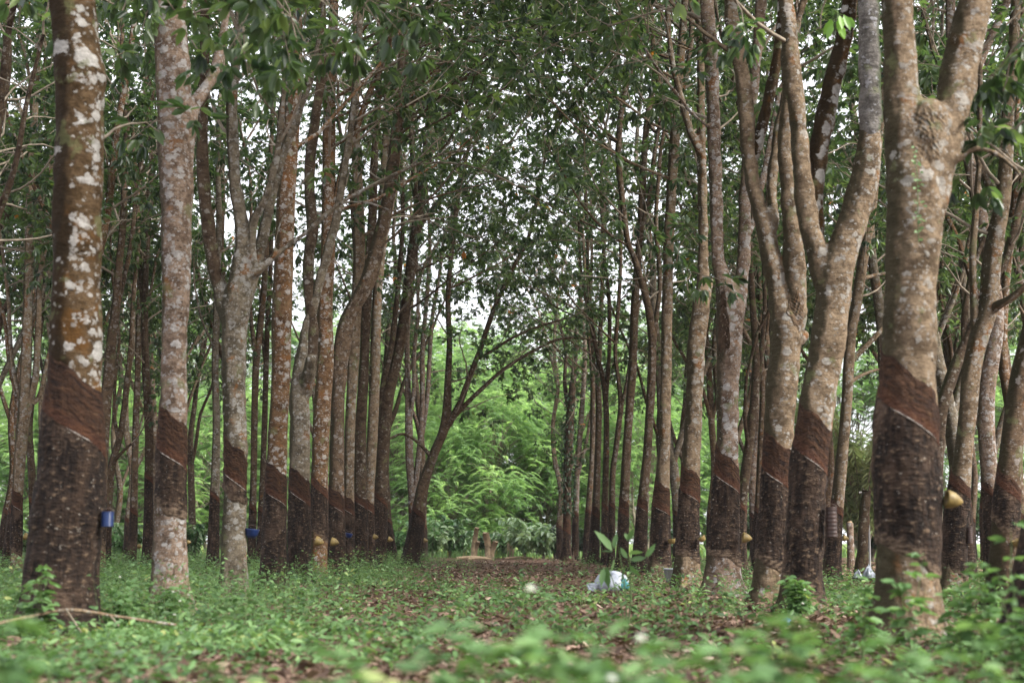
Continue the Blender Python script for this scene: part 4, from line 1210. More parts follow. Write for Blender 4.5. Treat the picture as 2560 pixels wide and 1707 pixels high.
CG = "coffee shrubs at the path end"
leafy_shrub(1, 2.2, 1.25, 28, 15, .30, COFFEE, "pale leafy coffee shrub right of the cut stumps, leaves shining grey-green", CG, 1312, 53, tint=(.9, .15))
leafy_shrub(2, 2.2, 1.0, 22, 14, .27, COFFEE, "tall loose coffee shrub left of the cut stumps", CG, 1125, 53, tint=(.6, .2))
leafy_shrub(3, 1.9, .8, 18, 14, .25, COFFEE, "small coffee shrub just right of the stout leaning tree", CG, 1082, 51, tint=(.7, .2))
leafy_shrub(4, 1.6, .8, 22, 16, .20, DARKLEAF, "dark glossy shrub left of the vine-wrapped trunk", CG, 1385, 52, tint=(.5, .3))
leafy_shrub(5, 1.9, .9, 22, 18, .21, DARKLEAF, "dark glossy shrub between the vine-wrapped trunk and the right-row stems", CG, 1462, 53, tint=(.4, .3))
leafy_shrub(6, 1.5, 1.3, 26, 16, .20, DARKLEAF, "low dark bush behind the cut stumps", CG, 1225, 57, tint=(.2, .2))
leafy_shrub(7, 1.6, .9, 20, 16, .20, COFFEE, "coffee shrub seen between the dark leaning and the stout leaning trunks", CG, 985, 51, tint=(.45, .25))
leafy_shrub(8, 1.5, 1.0, 22, 16, .21, COFFEE, "coffee shrub behind the swollen-based trunk", CG, 1690, 47, tint=(.5, .25))
leafy_shrub(9, 1.8, 1.0, 24, 16, .21, COFFEE, "coffee shrub low in the gap right of the pinkish trunk", "shrubs beyond the left rows", 490, 46, tint=(.45, .25))
leafy_shrub(10, 1.7, 1.2, 26, 16, .21, COFFEE, "leafy shrub low between mossy and pinkish trunks", "shrubs beyond the left rows", 320, 45, tint=(.6, .25))
leafy_shrub(11, 1.7, 1.1, 26, 16, .21, DARKLEAF, "dark leafy shrub low behind the spotted left trunk", "shrubs beyond the left rows", 715, 48, tint=(.5, .3))
leafy_shrub(12, 1.5, 1.2, 26, 16, .21, COFFEE, "leafy shrub low at the left frame edge", "shrubs beyond the left rows", 90, 46, tint=(.5, .3))
leafy_shrub(13, 3.6, 2.0, 46, 26, .20, YOUNG, "rounded yellow-green bush beyond the bare earth on the right", "bushes beyond the bare earth", 2480, 50, name="round_bush", cat="bush", tint=(.4, .3))
leafy_shrub(14, 3.2, 2.2, 50, 28, .18, DARKLEAF, "dark blue-green bush right of the massive trunk", "bushes beyond the bare earth", 2400, 46, name="round_bush", cat="bush", tint=(.7, .25))
leafy_shrub(15, 3.0, 2.2, 50, 28, .18, DARKLEAF, "dark green bush between the massive and large tan trunks", "bushes beyond the bare earth", 2170, 48, name="round_bush", cat="bush", tint=(.5, .3))
leafy_shrub(16, 2.8, 2.0, 46, 26, .18, DARKLEAF, "dark green bush right of the lilac-spotted trunk", "bushes beyond the bare earth", 1880, 48, name="round_bush", cat="bush", tint=(.6, .3))
leafy_shrub(17, 2.6, 2.0, 46, 26, .18, COFFEE, "mid green bush at the right frame edge", "bushes beyond the bare earth", 2580, 44, name="round_bush", cat="bush", tint=(.5, .3))
leafy_shrub(21, 1.5, .8, 20, 16, .22, COFFEE, "low pale shrub just behind the pale logs", CG, 1160, 55.5, tint=(.8, .15))
leafy_shrub(22, 1.4, .7, 18, 14, .26, COFFEE, "small bright shrub between the stumps and the grey-green coffee shrub", CG, 1258, 55, tint=(.7, .2))
leafy_shrub(23, 1.7, .9, 20, 14, .28, COFFEE, "pale shrub close left of the vine-wrapped trunk's foot", CG, 1358, 51.5, tint=(.9, .12))
leafy_shrub(24, 2.2, 1.0, 24, 16, .22, COFFEE, "taller shrub behind the small one right of the stout leaning tree", CG, 1048, 55, tint=(.55, .2))
# bamboo
leafy_shrub(18, 6.2, 2.2, 60, 70, .30, BAMBOO, "drooping pale bamboo clump beside the charred stump", None, 2150, 40, name="bamboo_clump", cat="bamboo", wr=.10, droop=.5, tint=(.5, .3), stemr=.02)


# ------------------------------------------------------------------ ground cover
def weed_density(x, y, rng):
    """0..1, where green weeds grow"""
    nz = .5 + .5 * np.sin(1.7 * x + 1.1 * np.sin(.9 * y)) * np.sin(1.3 * y + .8 * np.sin(1.2 * x) + 1)
    edge = np.clip((y - 14) / 14, 0, 1)
    left = 1 / (1 + np.exp(-(-1.25 - 1.0 * edge - x + .45 * np.sin(y * .8)) * 3)) * (y > 7.3)
    right = .42 / (1 + np.exp(-(x - 1.2 - 1.0 * edge - .4 * np.sin(y)) * 3)) * (y > 7.0)
    mid = np.interp(y, [7, 8, 12, 17, 21, 60], [.18, .28, .22, .09, .02, .005])
    front = .22 * ((y > 5.6) & (y <= 8.2))
    d = np.maximum.reduce([left * (.14 + .75 * nz), right * (.1 + 1.2 * nz ** 1.5), mid * (1.7 * nz ** 1.6), front * 1.4 * nz ** 1.8])
    for (px, D) in ((1964, 10.1), (2160, 20.5), (1527, 17.5), (1680, 22.0)):      # trodden patches in front of the things left on the ground
        d = np.where((np.abs(x / y - (px - 1280) / FPX) < .022) & (y > D - .16 * D) & (y < D + .3), d * .06, d)
    d = np.where((x > 5.8) & (y > 19), d * .15, d)
    return d


def ground_cover():
    rng = np.random.default_rng(9)
    N = 60000
    y = 5.6 + (46 - 5.6) * rng.random(N) ** 1.45
    half = .40 * y + .6
    x = rng.uniform(-1, 1, N) * half
    keep = rng.random(N) < weed_density(x, y, rng) * np.clip(.25 + .012 * y, 0, .6) * 1.6
    x, y = x[keep], y[keep]
    n = len(x)
    h = rng.uniform(.05, .30, n) * (.45 + 1.15 * (.5 + .5 * np.sin(2.1 * x + .7) * np.sin(1.6 * y + 1.2 * np.sin(x)))) * np.where(x < -1.2, 1.15, .9)
    h = np.where(y < 8.9, np.minimum(h, .115), h)
    tall = (rng.random(n) < np.where(x < -1.5, .45, np.where(x > 1.6, .22, .04))) & (y > 9)
    h = np.where(tall, rng.uniform(.20, .48, n) * np.where(x < -1.5, 1, .75), h)
    mb = MB()
    lean = rng.normal(0, .15, (n, 2))
    k = 9
    base = np.repeat(np.stack([x, y, gz(x, y) - .01], -1), k, 0)
    t = np.tile(np.linspace(.25, 1, k), n) * rng.uniform(.85, 1.1, n * k)
    hh = np.repeat(h, k)
    ll = np.repeat(lean, k, 0)
    pos = base + np.stack([ll[:, 0] * hh * t, ll[:, 1] * hh * t, hh * t], -1)
    az = np.tile(np.arange(k) * 2.4, n) + np.repeat(rng.uniform(0, 6.28, n), k) + rng.normal(0, .3, n * k)
    d = np.stack([np.cos(az), np.sin(az), rng.uniform(-.5, .8, n * k)], -1)
    off = rng.uniform(.0, .05, (n * k, 1))
    up = unit(np.array([0, 0, 1.0]) + rng.normal(0, .5, (n * k, 3)))
    L = rng.uniform(.025, .09, n * k) * (1.15 - .45 * t) * np.repeat(np.where(tall, .78, 1), k)
    tint = np.clip(np.repeat(rng.normal(.43, .2, n) + .16 * np.sin(1.9 * x + 2) * np.sin(1.4 * y), k) + rng.normal(0, .12, n * k), 0, .97)
    add_leaves(mb, pos + d * off, d, up, L, L * .44, 0, tint, .12, .15)
    # stems: three-sided slivers
    s = .0022
    b = np.stack([x, y, gz(x, y) - .02], -1)
    tp = b + np.stack([lean[:, 0] * h, lean[:, 1] * h, h + .02], -1)
    v = np.stack([b + [s, 0, 0], b + [-s, s, 0], b + [-s, -s, 0], tp], 1).reshape(-1, 3)
    kk = np.arange(n)[:, None] * 4
    mb.add(v, np.concatenate([kk + np.array([[0, 1, 3]]), kk + np.array([[1, 2, 3]]), kk + np.array([[2, 0, 3]])]), 1)
    tag(mb.build("weeds", [WEED, STEM]), "low green leafy weeds covering the ground under the rubber trees", "weeds", kind="stuff")
    # bright grass strip beyond
    N = 7000
    y = rng.uniform(53, 62, N); x = rng.uniform(-1, 1, N) * (.42 * y)
    az = rng.uniform(0, 6.28, N)
    d = np.stack([np.cos(az) * .5, np.sin(az) * .5, np.ones(N)], -1)
    mb = MB()
    add_leaves(mb, np.stack([x, y, gz(x, y) - .02], -1), d, np.stack([np.cos(az + .5), np.sin(az + .5), .4 * np.ones(N)], -1), rng.uniform(.15, .45, N), .035, 0, np.clip(rng.normal(.75, .15, N), 0, 1), .05, .3)
    tag(mb.build("grass", [WEED]), "bright green grass in the clearing beyond the rubber rows", "grass", kind="stuff")
    # leaf litter
    N = 85000
    y = 4.6 + (46 - 4.6) * rng.random(N) ** 1.7
    x = rng.uniform(-1, 1, N) * (.40 * y + .5)
    keep = rng.random(N) > weed_density(x, y, rng) * .75
    x, y = x[keep], y[keep]
    n = len(x)
    az = rng.uniform(0, 6.28, n)
    d = np.stack([np.cos(az), np.sin(az), rng.normal(.05, .25, n)], -1)
    up = unit(np.array([0, 0, 1.0]) + rng.normal(0, .45, (n, 3)))
    L = rng.uniform(.04, .105, n) * np.where(y < 8, .8, 1)
    mb = MB()
    add_leaves(mb, np.stack([x, y, gz(x, y) + rng.uniform(.008, .03, n)], -1), d, up, L, L * .45, 0, np.clip(rng.normal(.42, .25, n), 0, 1), rng.uniform(-.2, .35, (n, 1)), rng.uniform(-.2, .3, (n, 1)))
    tag(mb.build("leaf_litter", [LITTER]), "dry brown fallen rubber leaves scattered over the soil", "fallen leaves", kind="stuff")


ground_cover()


def weed_mesh(seed, h, stems, L, k=10):
    rng = np.random.default_rng(seed)
    mb = MB()
    for s in range(stems):
        a = rng.uniform(0, 6.28)
        hs = h * rng.uniform(.65, 1.05)
        t = np.linspace(0, 1, 8)
        r = rng.uniform(.02, .16) if s else .02
        pts = np.stack([np.cos(a) * r * t ** 1.5, np.sin(a) * r * t ** 1.5, hs * t], -1) + rng.normal(0, .004, (8, 3))
        mb.tube(pts, np.linspace(.0035, .0015, 8), 5, mat=1)
        q = np.linspace(.3, 1, k)
        B = np.stack([np.interp(q, t, pts[:, i]) for i in range(3)], -1)
        B, q2 = np.repeat(B, 3, 0), np.repeat(q, 3)
        az = np.repeat(np.arange(k) * 2.2 + a, 3) + np.tile([-.8, 0, .8], k) + rng.normal(0, .1, 3 * k)
        d = np.stack([np.cos(az), np.sin(az), rng.uniform(-.25, .4, 3 * k)], -1)
        pet = np.stack([np.cos(np.repeat(np.arange(k) * 2.2 + a, 3)), np.sin(np.repeat(np.arange(k) * 2.2 + a, 3)), .5 * np.ones(3 * k)], -1)
        LL = L * rng.uniform(.75, 1.15, 3 * k) * (1.15 - .4 * q2)
        add_leaves(mb, B + pet * .03, d, unit(np.array([0, 0, 1.0]) + rng.normal(0, .3, (3 * k, 3))), LL, LL * .62, 0, np.clip(rng.normal(.5, .17, 3 * k), 0, .95), .12, .2)
    return mb


WG = "tall leafy weeds close to the camera"


def leafy_weed(seed, px, py_top, D, label, stems=4, L=.075, lk=8):
    D = D * .78 if D < 4.7 else D
    top = P(px, py_top, D)
    o = weed_mesh(seed, max(.12, top[2]), stems, L, lk).build("leafy_weed", [WEED, STEM], loc=(top[0], D, 0))
    return tag(o, label, "weed", WG)


leafy_weed(31, 1450, 1500, 3.9, "large blurred weed rising in the middle of the foreground", 6, .085)
leafy_weed(32, 1370, 1560, 3.6, "blurred weed left of the big central foreground weed", 5, .085)
leafy_weed(33, 1580, 1575, 3.7, "blurred weed right of the big central foreground weed, under a white flower", 5, .08)
leafy_weed(34, 1120, 1600, 3.8, "blurred weed at the bottom edge below the path's left side", 5, .085)
leafy_weed(35, 1020, 1640, 3.5, "blurred low weed at the bottom edge left of the path", 4, .085)
leafy_weed(36, 800, 1640, 3.8, "blurred weed at the bottom edge below the low-forked tree", 5, .08)
leafy_weed(37, 20, 1590, 3.3, "blurred weed in the lower left corner", 5, .09)
leafy_weed(38, 100, 1655, 3.2, "blurred low weed beside the one in the lower left corner", 5, .09)
leafy_weed(39, 1925, 1545, 4.6, "blurred weed in front of the faded blue cup", 5, .09)
leafy_weed(40, 1850, 1620, 3.9, "blurred weed left of and below the faded blue cup", 5, .085)
leafy_weed(41, 2110, 1640, 3.8, "blurred weed at the bottom edge below the massive trunk", 5, .085)
leafy_weed(42, 2420, 1590, 4.6, "leafy weed at the bottom right in front of the litter", 4, .08)
leafy_weed(43, 2530, 1500, 5.4, "leafy weed beside the leaning trunk in the lower right corner", 5, .08)
leafy_weed(44, 2440, 1355, 6.6, "tall thin weed with spreading leaves right of the massive trunk's foot", 3, .095, 9)
leafy_weed(45, 2270, 1400, 6.8, "tall thin weed crossing the foot of the massive trunk", 3, .09, 8)
leafy_weed(46, 2390, 1385, 6.6, "thin weed standing against the right edge of the massive trunk", 2, .09, 8)
leafy_weed(47, 2520, 1300, 6.4, "tallest thin weed at the right edge, leaves over the cracked trunk", 2, .09, 7)
leafy_weed(48, 2150, 1420, 7.2, "weed just left of the massive trunk's foot", 3, .08, 8)
leafy_weed(49, 2000, 1440, 10.6, "dark bushy weed with white flowers at the foot of the large tan trunk", 8, .085, 10)
leafy_weed(50, 100, 1430, 8.2, "climbing weed with round leaves against the thick mossy trunk's foot", 5, .085, 8)
leafy_weed(51, 1690, 1690, 3.4, "blurred low weed at the bottom edge right of centre", 4, .08)
leafy_weed(52, 2300, 1660, 3.6, "blurred weed at the bottom edge under the massive trunk's right side", 5, .08)
leafy_weed(53, 560, 1660, 4.0, "blurred low weed at the bottom edge left of centre", 4, .08)
leafy_weed(54, 420, 1480, 10.6, "leafy weed hiding the foot of the pale pinkish trunk", 8, .08, 9)
leafy_weed(55, 300, 1490, 9.6, "leafy weed between the mossy and pinkish trunks", 7, .08, 9)


# sapling with long leaves in front of the sack
def sapling():
    D = 9.6
    b = P(1565, 1470, D)
    root = empty("sapling", (b[0], D, 0), "young broad-leaved sapling in front of the white sack", "sapling")
    st, lf = MB(), MB()
    tips = [(1545, 1365), (1572, 1390), (1520, 1420)]
    leaves = [((1531, 1378), (1492, 1325)), ((1535, 1372), (1541, 1332)), ((1570, 1395), (1549, 1368)), ((1570, 1385), (1608, 1376)), ((1574, 1400), (1615, 1392)), ((1570, 1350), (1562, 1330)),
              ((1568, 1352), (1584, 1322)), ((1612, 1392), (1640, 1360)), ((1530, 1380), (1500, 1374)), ((1510, 1420), (1502, 1462)), ((1516, 1415), (1520, 1470)), ((1535, 1395), (1530, 1432)), ((1572, 1410), (1600, 1442)), ((1565, 1415), (1552, 1450))]
    for t in tips:
        e = P(t[0], t[1], D)
        p0, p1 = np.array([b[0], D, -.03]), e
        tt = np.linspace(0, 1, 7)[:, None]
        st.tube(p0 * (1 - tt) + p1 * tt + np.array([[.02, 0, 0]]) * np.sin(tt * 3.1) - np.array([b[0], D, 0]), np.linspace(.006, .003, 7), 6)
    B = np.array([P(*l[0], D) for l in leaves]); E = np.array([P(*l[1], D + .05 * ((i % 3) - 1)) for i, l in enumerate(leaves)])
    d = E - B
    L = np.linalg.norm(d, axis=1) * 1.05
    rng = np.random.default_rng(3)
    add_leaves(lf, B - np.array([b[0], D, 0]), d, unit(np.array([0, -.6, .8]) + rng.normal(0, .45, B.shape)), L * .98, L * .36, 0, rng.uniform(.15, .75, len(B)), .15, .12)
    st.build("stem", STEM, root)
    lf.build("foliage", WEED, root)


sapling()


# white flowers
def flower(px, py, D, label, r=.022):
    r *= .62
    D = D * .85 if D < 4.7 else D
    c = P(px, py, D)
    root = empty("white_flower", (c[0], D, 0), label, "flower", "white wild flowers")
    st, pt = MB(), MB()
    t = np.linspace(0, 1, 6)[:, None]
    st.tube(np.array([[.03, 0, -.02]]) * (1 - t) + np.array([[0, 0, c[2] - .004]]) * t, .0016, 5)
    a = np.arange(6) * math.pi / 3
    d = np.stack([np.cos(a), np.sin(a) * .9, .5 + 0 * a], -1)
    add_leaves(pt, np.repeat([[0, 0, c[2] - .01]], 6, 0), d, np.repeat([[0., -.3, 1.]], 6, 0), r * 1.25, r * 1.0, 0, np.full(6, .6), .1, .1)
    add_leaves(pt, np.repeat([[0, 0, c[2] - .006]], 6, 0), d + np.array([0, 0, .8]), np.repeat([[0., -.3, 1.]], 6, 0), r, r * .8, 0, np.full(6, .6), .1, .1)
    st.build("stem", STEM, root)
    pt.build("petals", PETAL, root)


flower(1327, 1467, 4.2, "blurred white flower over the middle of the path", .022)
flower(1602, 1590, 3.5, "blurred white flower right of the big central foreground weed", .020)
flower(1530, 1690, 3.3, "white flower at the bottom edge", .018)
for (x, y, D, w) in [(433, 1477, 10.2, "white flower in front of the pale pinkish trunk, upper one"), (472, 1484, 10.4, "white flower right of the pale pinkish trunk"), (450, 1500, 10.0, "white flower in front of the pale pinkish trunk, lower one"),
                     (436, 1534, 9.4, "white flower just above the fallen branch"), (452, 1580, 8.2, "white flower below the end of the fallen branch"), (300, 1440, 10.0, "white flower between the mossy and pinkish trunks"),
                     (2012, 1472, 10.4, "white flower high on the dark weed at the large tan trunk"), (2007, 1506, 10.2, "white flower low on the dark weed at the large tan trunk"),
                     (853, 1519, 9.5, "small white flower left of the path in the weeds"), (640, 1563, 9.0, "small white flower in the weeds below the grey trunk")]:
    flower(x, y, D, w, .018)

# ------------------------------------------------------------------ cups
CUPG = "latex cups hung on the trunks"


def rotm(ax, ang):
    from mathutils import Matrix
    return np.array(Matrix.Rotation(ang, 3, Vector(ax)))


def cup(px, py, D, w, label, kind='cone', mat=YELLOW, ang=0.0, hx=None):
    c = P(px, py, D)
    r = W(w, py, D) / 2
    root = empty("latex_cup", tuple(c), label, "cup", CUPG)
    mb = MB()
    if kind == 'cone':        # hung on its side: mouth against the bark, blunt tip pointing out
        prof = [(r * .78, -.10 * r), (r * .98, -.12 * r), (r * 1.0, 0), (r * .96, .35 * r), (r * .84, .75 * r), (r * .62, 1.15 * r), (r * .36, 1.5 * r), (r * .12, 1.72 * r), (0.001, 1.76 * r)]
        inner = [(r * .78, -.10 * r), (r * .72, .4 * r), (r * .5, .9 * r), (.001, 1.35 * r)]
        m = rotm((0, 1, 0), math.radians(98 + ang))
        mb.lathe(prof, 22, 0, m); mb.lathe(inner[::-1], 22, 0, m)
    elif kind == 'bowl':
        h = r * 1.25
        prof = [(.001, -h * .5), (r * .55, -h * .48), (r * .85, -h * .15), (r * .98, h * .30), (r * 1.06, h * .46), (r * 1.04, h * .52), (r * .92, h * .45), (r * .75, -h * .1), (.001, -h * .38)]
        mb.lathe(prof, 22, 0, rotm((0, 1, 0), math.radians(ang)))
    else:                     # ribbed cylinder
        h = hx
        prof = [(.001, -h / 2)]
        for k in range(9):
            z = -h / 2 + h * k / 8
            prof += [(r * (.90 if k < 1 else .96), z), (r * 1.0, z + h * .02), (r * 1.0, z + h * .06), (r * .95, z + h * .075)] if k < 8 else [(r * 1.04, z - h * .03), (r * 1.04, z)]
        prof += [(r * .86, h / 2), (r * .80, -h * .42), (.001, -h * .43)]
        mb.lathe(prof, 22, 0, rotm((0, 1, 0), math.radians(ang)))
    mb.build("bowl", mat, root)
    wb = MB()
    s = -1 if kind != 'none' else 1
    a = np.linspace(0, math.pi, 14)
    wb.tube(np.stack([-r * .9 + 0 * a, np.cos(a) * r * .95 + .0, np.sin(a) * r * .35 + r * .15], -1) if kind == 'cone' else np.stack([np.cos(a) * r * 1.0, 0 * a, (hx or r * 1.25) * .5 + np.sin(a) * r * .5], -1), .0022, 5)
    wb.tube(np.array([[-r * 1.9, .01, r * .9], [-r * 1.2, .005, r * .6], [-r * .6, 0, r * .45]]), .0022, 5)
    wb.build("wire_hanger", WIRE, root)
    return root


cup(2368, 1247, 8.72, 46, "big yellow cup on its side, pointing out from the massive near trunk", ang=3)
cup(269, 1297, 9.15, 31, "blue ribbed cup with a dark lower edge on the thick mossy trunk", 'cyl', BLUE, 0, .095)
cup(629, 1333, 14.6, 36, "round dark blue cup on the low-forked grey trunk", 'bowl', BLUE, 6)
cup(872, 1338, 22.6, 18, "small dark blue cup between slim brown trunks of the left row", 'bowl', BLUE, 10)
cup(790, 1351, 21.15, 24, "yellow cup between the straight speckled trunk and its left neighbour", 'cone', YELLOW, 8)
cup(829, 1353, 23.1, 22, "yellow cup on the leaning tan trunk", 'cone', YELLOW, 4)
cup(934, 1341, 28.6, 14, "dull yellow cup beside the slim tan trunk before the dark leaning one", 'cone', YELLOW, 0)
cup(971, 1347, 30.8, 14, "dull yellow cup on the dark leaning trunk", 'cone', YELLOW, 6)
cup(1060, 1350, 32.3, 12, "tiny orange-yellow cup on the stout leaning tree at the path end", 'cone', YELLOW, 0)
cup(1680, 1353, 23.0, 20, "yellow cup right of the swollen-based trunk", 'bowl', YELLOW, -8)
cup(1756, 1347, 19.5, 20, "yellow cup on the evenly tapering tan trunk", 'bowl', YELLOW, -35)
cup(1858, 1343, 16.2, 26, "yellow cup on the lilac-spotted trunk", 'cone', YELLOW, 0)
cup(2108, 1344, 20.8, 16, "small ochre cup on the slim tan tree with a bright right edge", 'cone', YELLOW, 0)
cup(2549, 1358, 13.4, 34, "orange-yellow cup cut by the right frame edge on the cracked trunk", 'bowl', YELLOW, -20)
cup(62, 1340, 24.2, 18, "dull yellow cup low on the twin-stemmed grey tree", 'cone', YELLOW, 5)
cup(345, 1364, 29.8, 12, "small yellow cup on the slim straight brown stem", 'cone', YELLOW, 5)
cup(469, 1354, 12.0, 10, "tiny ochre cup at the right edge of the pale pinkish trunk", 'cone', YELLOW, 0)
cup(2079, 1305, 11.75, 27, "tall brown-stained ribbed cup on the large tan forked trunk", 'cyl', BROWNCUP, 0, .25)
cup(2424, 1338, 15.1, 15, "dark ribbed cup on the brown tree leaning right", 'cyl', BROWNCUP, 0, .17)

# faded blue cup lying upside down on the litter
c0 = P(1964, 1562, 10.1)
fb = empty("blue_cup", (c0[0], 10.1, .0), "faded blue cup lying upside down on the leaf litter", "cup")
mb = MB()
mb.lathe([(.046, .0), (.047, .008), (.044, .012), (.040, .045), (.032, .068), (.018, .078), (.001, .080)], 24, 0, rotm((1, .3, 0), .18))
mb.build("bowl", PALEBLUE, fb)
mb = MB()
mb.lathe([(.044, .002), (.050, .000), (.051, .006), (.045, .010)], 24, 0, rotm((1, .3, 0), .18))
mb.build("rim", BLUE, fb)


# ------------------------------------------------------------------ sack, basin, stumps, branch, pipe
def crumple(prof, sides, seed, amp):
    mb = MB()
    rng = np.random.default_rng(seed)
    prof = np.asarray(prof, float)
    th = np.linspace(0, 2 * np.pi, sides, endpoint=False)
    ph = rng.uniform(0, 6.28, 6)
    R = prof[:, 0][:, None] * (1 + amp * np.sin(3 * th + ph[0] + prof[:, 1][:, None] * 14) + amp * .8 * np.sin(7 * th + ph[1] - prof[:, 1][:, None] * 25) + amp * .5 * np.sin(13 * th + ph[2] + 40 * prof[:, 1][:, None]))
    v = np.stack([R * np.cos(th), R * np.sin(th), np.repeat(prof[:, 1][:, None], sides, 1) * (1 + amp * np.sin(2 * th + ph[3]) + amp * .6 * np.sin(5 * th + ph[4]))], -1)
    n = len(prof)
    i, j = np.meshgrid(np.arange(n - 1), np.arange(sides), indexing='ij')
    j2 = (j + 1) % sides
    mb.add(v, np.stack([i * sides + j, i * sides + j2, (i + 1) * sides + j2, (i + 1) * sides + j], -1).reshape(-1, 4))
    return mb, v


Ds = 17.5
s0 = P(1527, 1445, Ds)
sack = empty("plastic_sack", (s0[0], Ds, .02), "crumpled white plastic sack with a teal print lying at the path edge", "sack")
mb, _ = crumple([(.001, 0), (.20, 0), (.245, .05), (.24, .12), (.20, .19), (.12, .235), (.05, .25), (.001, .25)], 48, 5, .10)
body = mb.build("bag_body", SACKM, sack); body.scale = (1.0, .8, 1.05); sack.scale = (.80, .80, .80)
mb, _ = crumple([(.001, 0), (.08, 0), (.10, .04), (.085, .10), (.05, .15), (.001, .16)], 28, 8, .15)
kn = mb.build("printed_corner", TEAL, sack); kn.location = (.19, -.10, .02); kn.scale = (.8, .7, 1)
mb, _ = crumple([(.001, 0), (.07, 0), (.09, .03), (.06, .07), (.02, .12), (.001, .13)], 24, 12, .2)
kn = mb.build("tied_neck", SACKM, sack); kn.location = (-.24, -.04, .0); kn.rotation_euler = (0, -.9, 0)

g0 = P(1680, 1440, 22.0)
gb = empty("grey_bucket", (g0[0], 22.0, 0), "grey plastic bucket half hidden between two right-row trunks", "bucket")
mb = MB(); mb.lathe([(.001, 0), (.10, 0), (.125, .19), (.132, .19), (.132, .205), (.12, .205), (.098, .02), (.001, .015)], 22)
mb.build("body", GREYP, gb)
mb = MB(); a = np.linspace(0, math.pi, 12); mb.tube(np.stack([np.cos(a) * .13, -.0 * a - .03, .19 - np.sin(a) * .05], -1), .004, 5)
mb.build("handle", WIRE, gb)

b0 = P(2160, 1452, 20.5)
bs = empty("black_basin", (b0[0], 20.5, 0), "black basin on the litter left of the massive trunk", "basin")
mb = MB(); mb.lathe([(.001, 0), (.13, 0), (.16, .09), (.168, .092), (.168, .10), (.152, .10), (.124, .012), (.001, .012)], 26)
mb.build("body", BLACKP, bs)
mb = MB(); mb.lathe([(.160, .088), (.174, .092), (.174, .104), (.160, .107)], 26)
mb.build("rim", BLACKP, bs)
mb, _ = crumple([(.001, .03), (.05, .04), (.10, .08), (.075, .15), (.04, .19), (.001, .21)], 30, 15, .28)
pb = mb.build("plastic_bag", plain("clear_grey_plastic", (.28, .31, .36), .25, .6, .35, 14, .6), loc=(b0[0] + .07, 20.5, .0))
tag(pb, "crumpled bluish clear plastic bag sticking out of the black basin", "plastic bag", "plastic bags in the black basin")
mb, _ = crumple([(.001, .03), (.03, .04), (.055, .08), (.035, .13), (.001, .16)], 26, 16, .28)
pb = mb.build("plastic_bag", bpy.data.materials["clear_grey_plastic"], loc=(b0[0] - .09, 20.46, .0))
tag(pb, "smaller clear plastic bag at the left rim of the black basin", "plastic bag", "plastic bags in the black basin")

# dead post stump on the right
D = 22.5
b = P(2155, 1440, D)
st = empty("dead_stump", (b[0], D, 0), "tall charred broken tree stump beside the bamboo", "stump")
rows = catmull([[*P(2150, 1450, D), W(34, 1400, D) / 2], [*P(2156, 1380, D), W(28, 1300, D) / 2], [*P(2160, 1300, D), W(26, 1300, D) / 2], [*P(2166, 1226, D), W(24, 1300, D) / 2]], 8)
mb = MB(); mb.tube(rows[:, :3] - np.array([b[0], D, 0]), rows[:, 3], 18, wob=.07)
mb.build("trunk", BARK['dark'], st)
mb = MB()
tp = rows[-1, :3] - np.array([b[0], D, 0])
for k, (dx, h) in enumerate([(-.05, .05), (.0, .03), (.045, .10), (.06, .07)]):
    mb.tube(np.array([tp + [dx, .02 * (k % 2), -.03], tp + [dx, .02 * (k % 2), h]]), [.022, .004], 6)
mb.build("splintered_top", BARK['dark'], st)

b = P(2175, 1440, 23.5)
pp = empty("grey_pipe", (b[0], 23.5, 0), "thin pale grey upright pipe standing against the charred stump", "pipe")
mb = MB(); mb.tube(np.array([[0, 0, -.05], [.01, 0, .6], [0, 0, 1.35]]), .019, 12)
mb.build("tube", PIPE, pp)
mb = MB(); a = np.linspace(0, math.pi * .6, 10); mb.tube(np.stack([-.10 + np.cos(a) * .10, 0 * a, 1.33 + np.sin(a) * .08], -1), .016, 8)
mb.build("bent_top", PIPE, pp)
b = P(2127, 1420, 31)
pp = empty("pale_post", (b[0], 31, 0), "short pale pinkish post in front of the bamboo", "post")
mb = MB(); mb.tube(np.array([[0, 0, -.05], [.01, 0, .5], [.01, 0, 1.0], [.01, 0, 1.03]]), [.085, .075, .072, .05], 14, wob=.05)
mb.build("shaft", BARK['pale'], pp)
mb = MB(); mb.tube(np.array([[.01, 0, 1.02], [.01, 0, 1.06]]), [.06, .03], 14)
mb.build("cap", WOOD, pp)

# cut stumps and logs at the path end
SG = "cut tree stumps at the path end"


def cut_stump(px, D, prongs, label):
    x = (px - 1280) / FPX * D
    root = empty("cut_stump", (x, D, 0), label, "stump", SG)
    mb = MB()
    for (dx, h, r, lean) in prongs:
        pts = np.array([[dx * .3, 0, -.05], [dx * .7, .02, h * .5], [dx + lean, 0, h]])
        mb.tube(pts, [r * 1.25, r, r * .95], 12, wob=.06)
        tb = MB()
        tb.tube(np.array([pts[2] - [0, 0, .004], pts[2] + [0, -.004, .012]]), [r * .97, r * .9], 12)
        tb.build("cut_face", WOOD, root)
    mb.build("trunk", PALEWOOD, root)


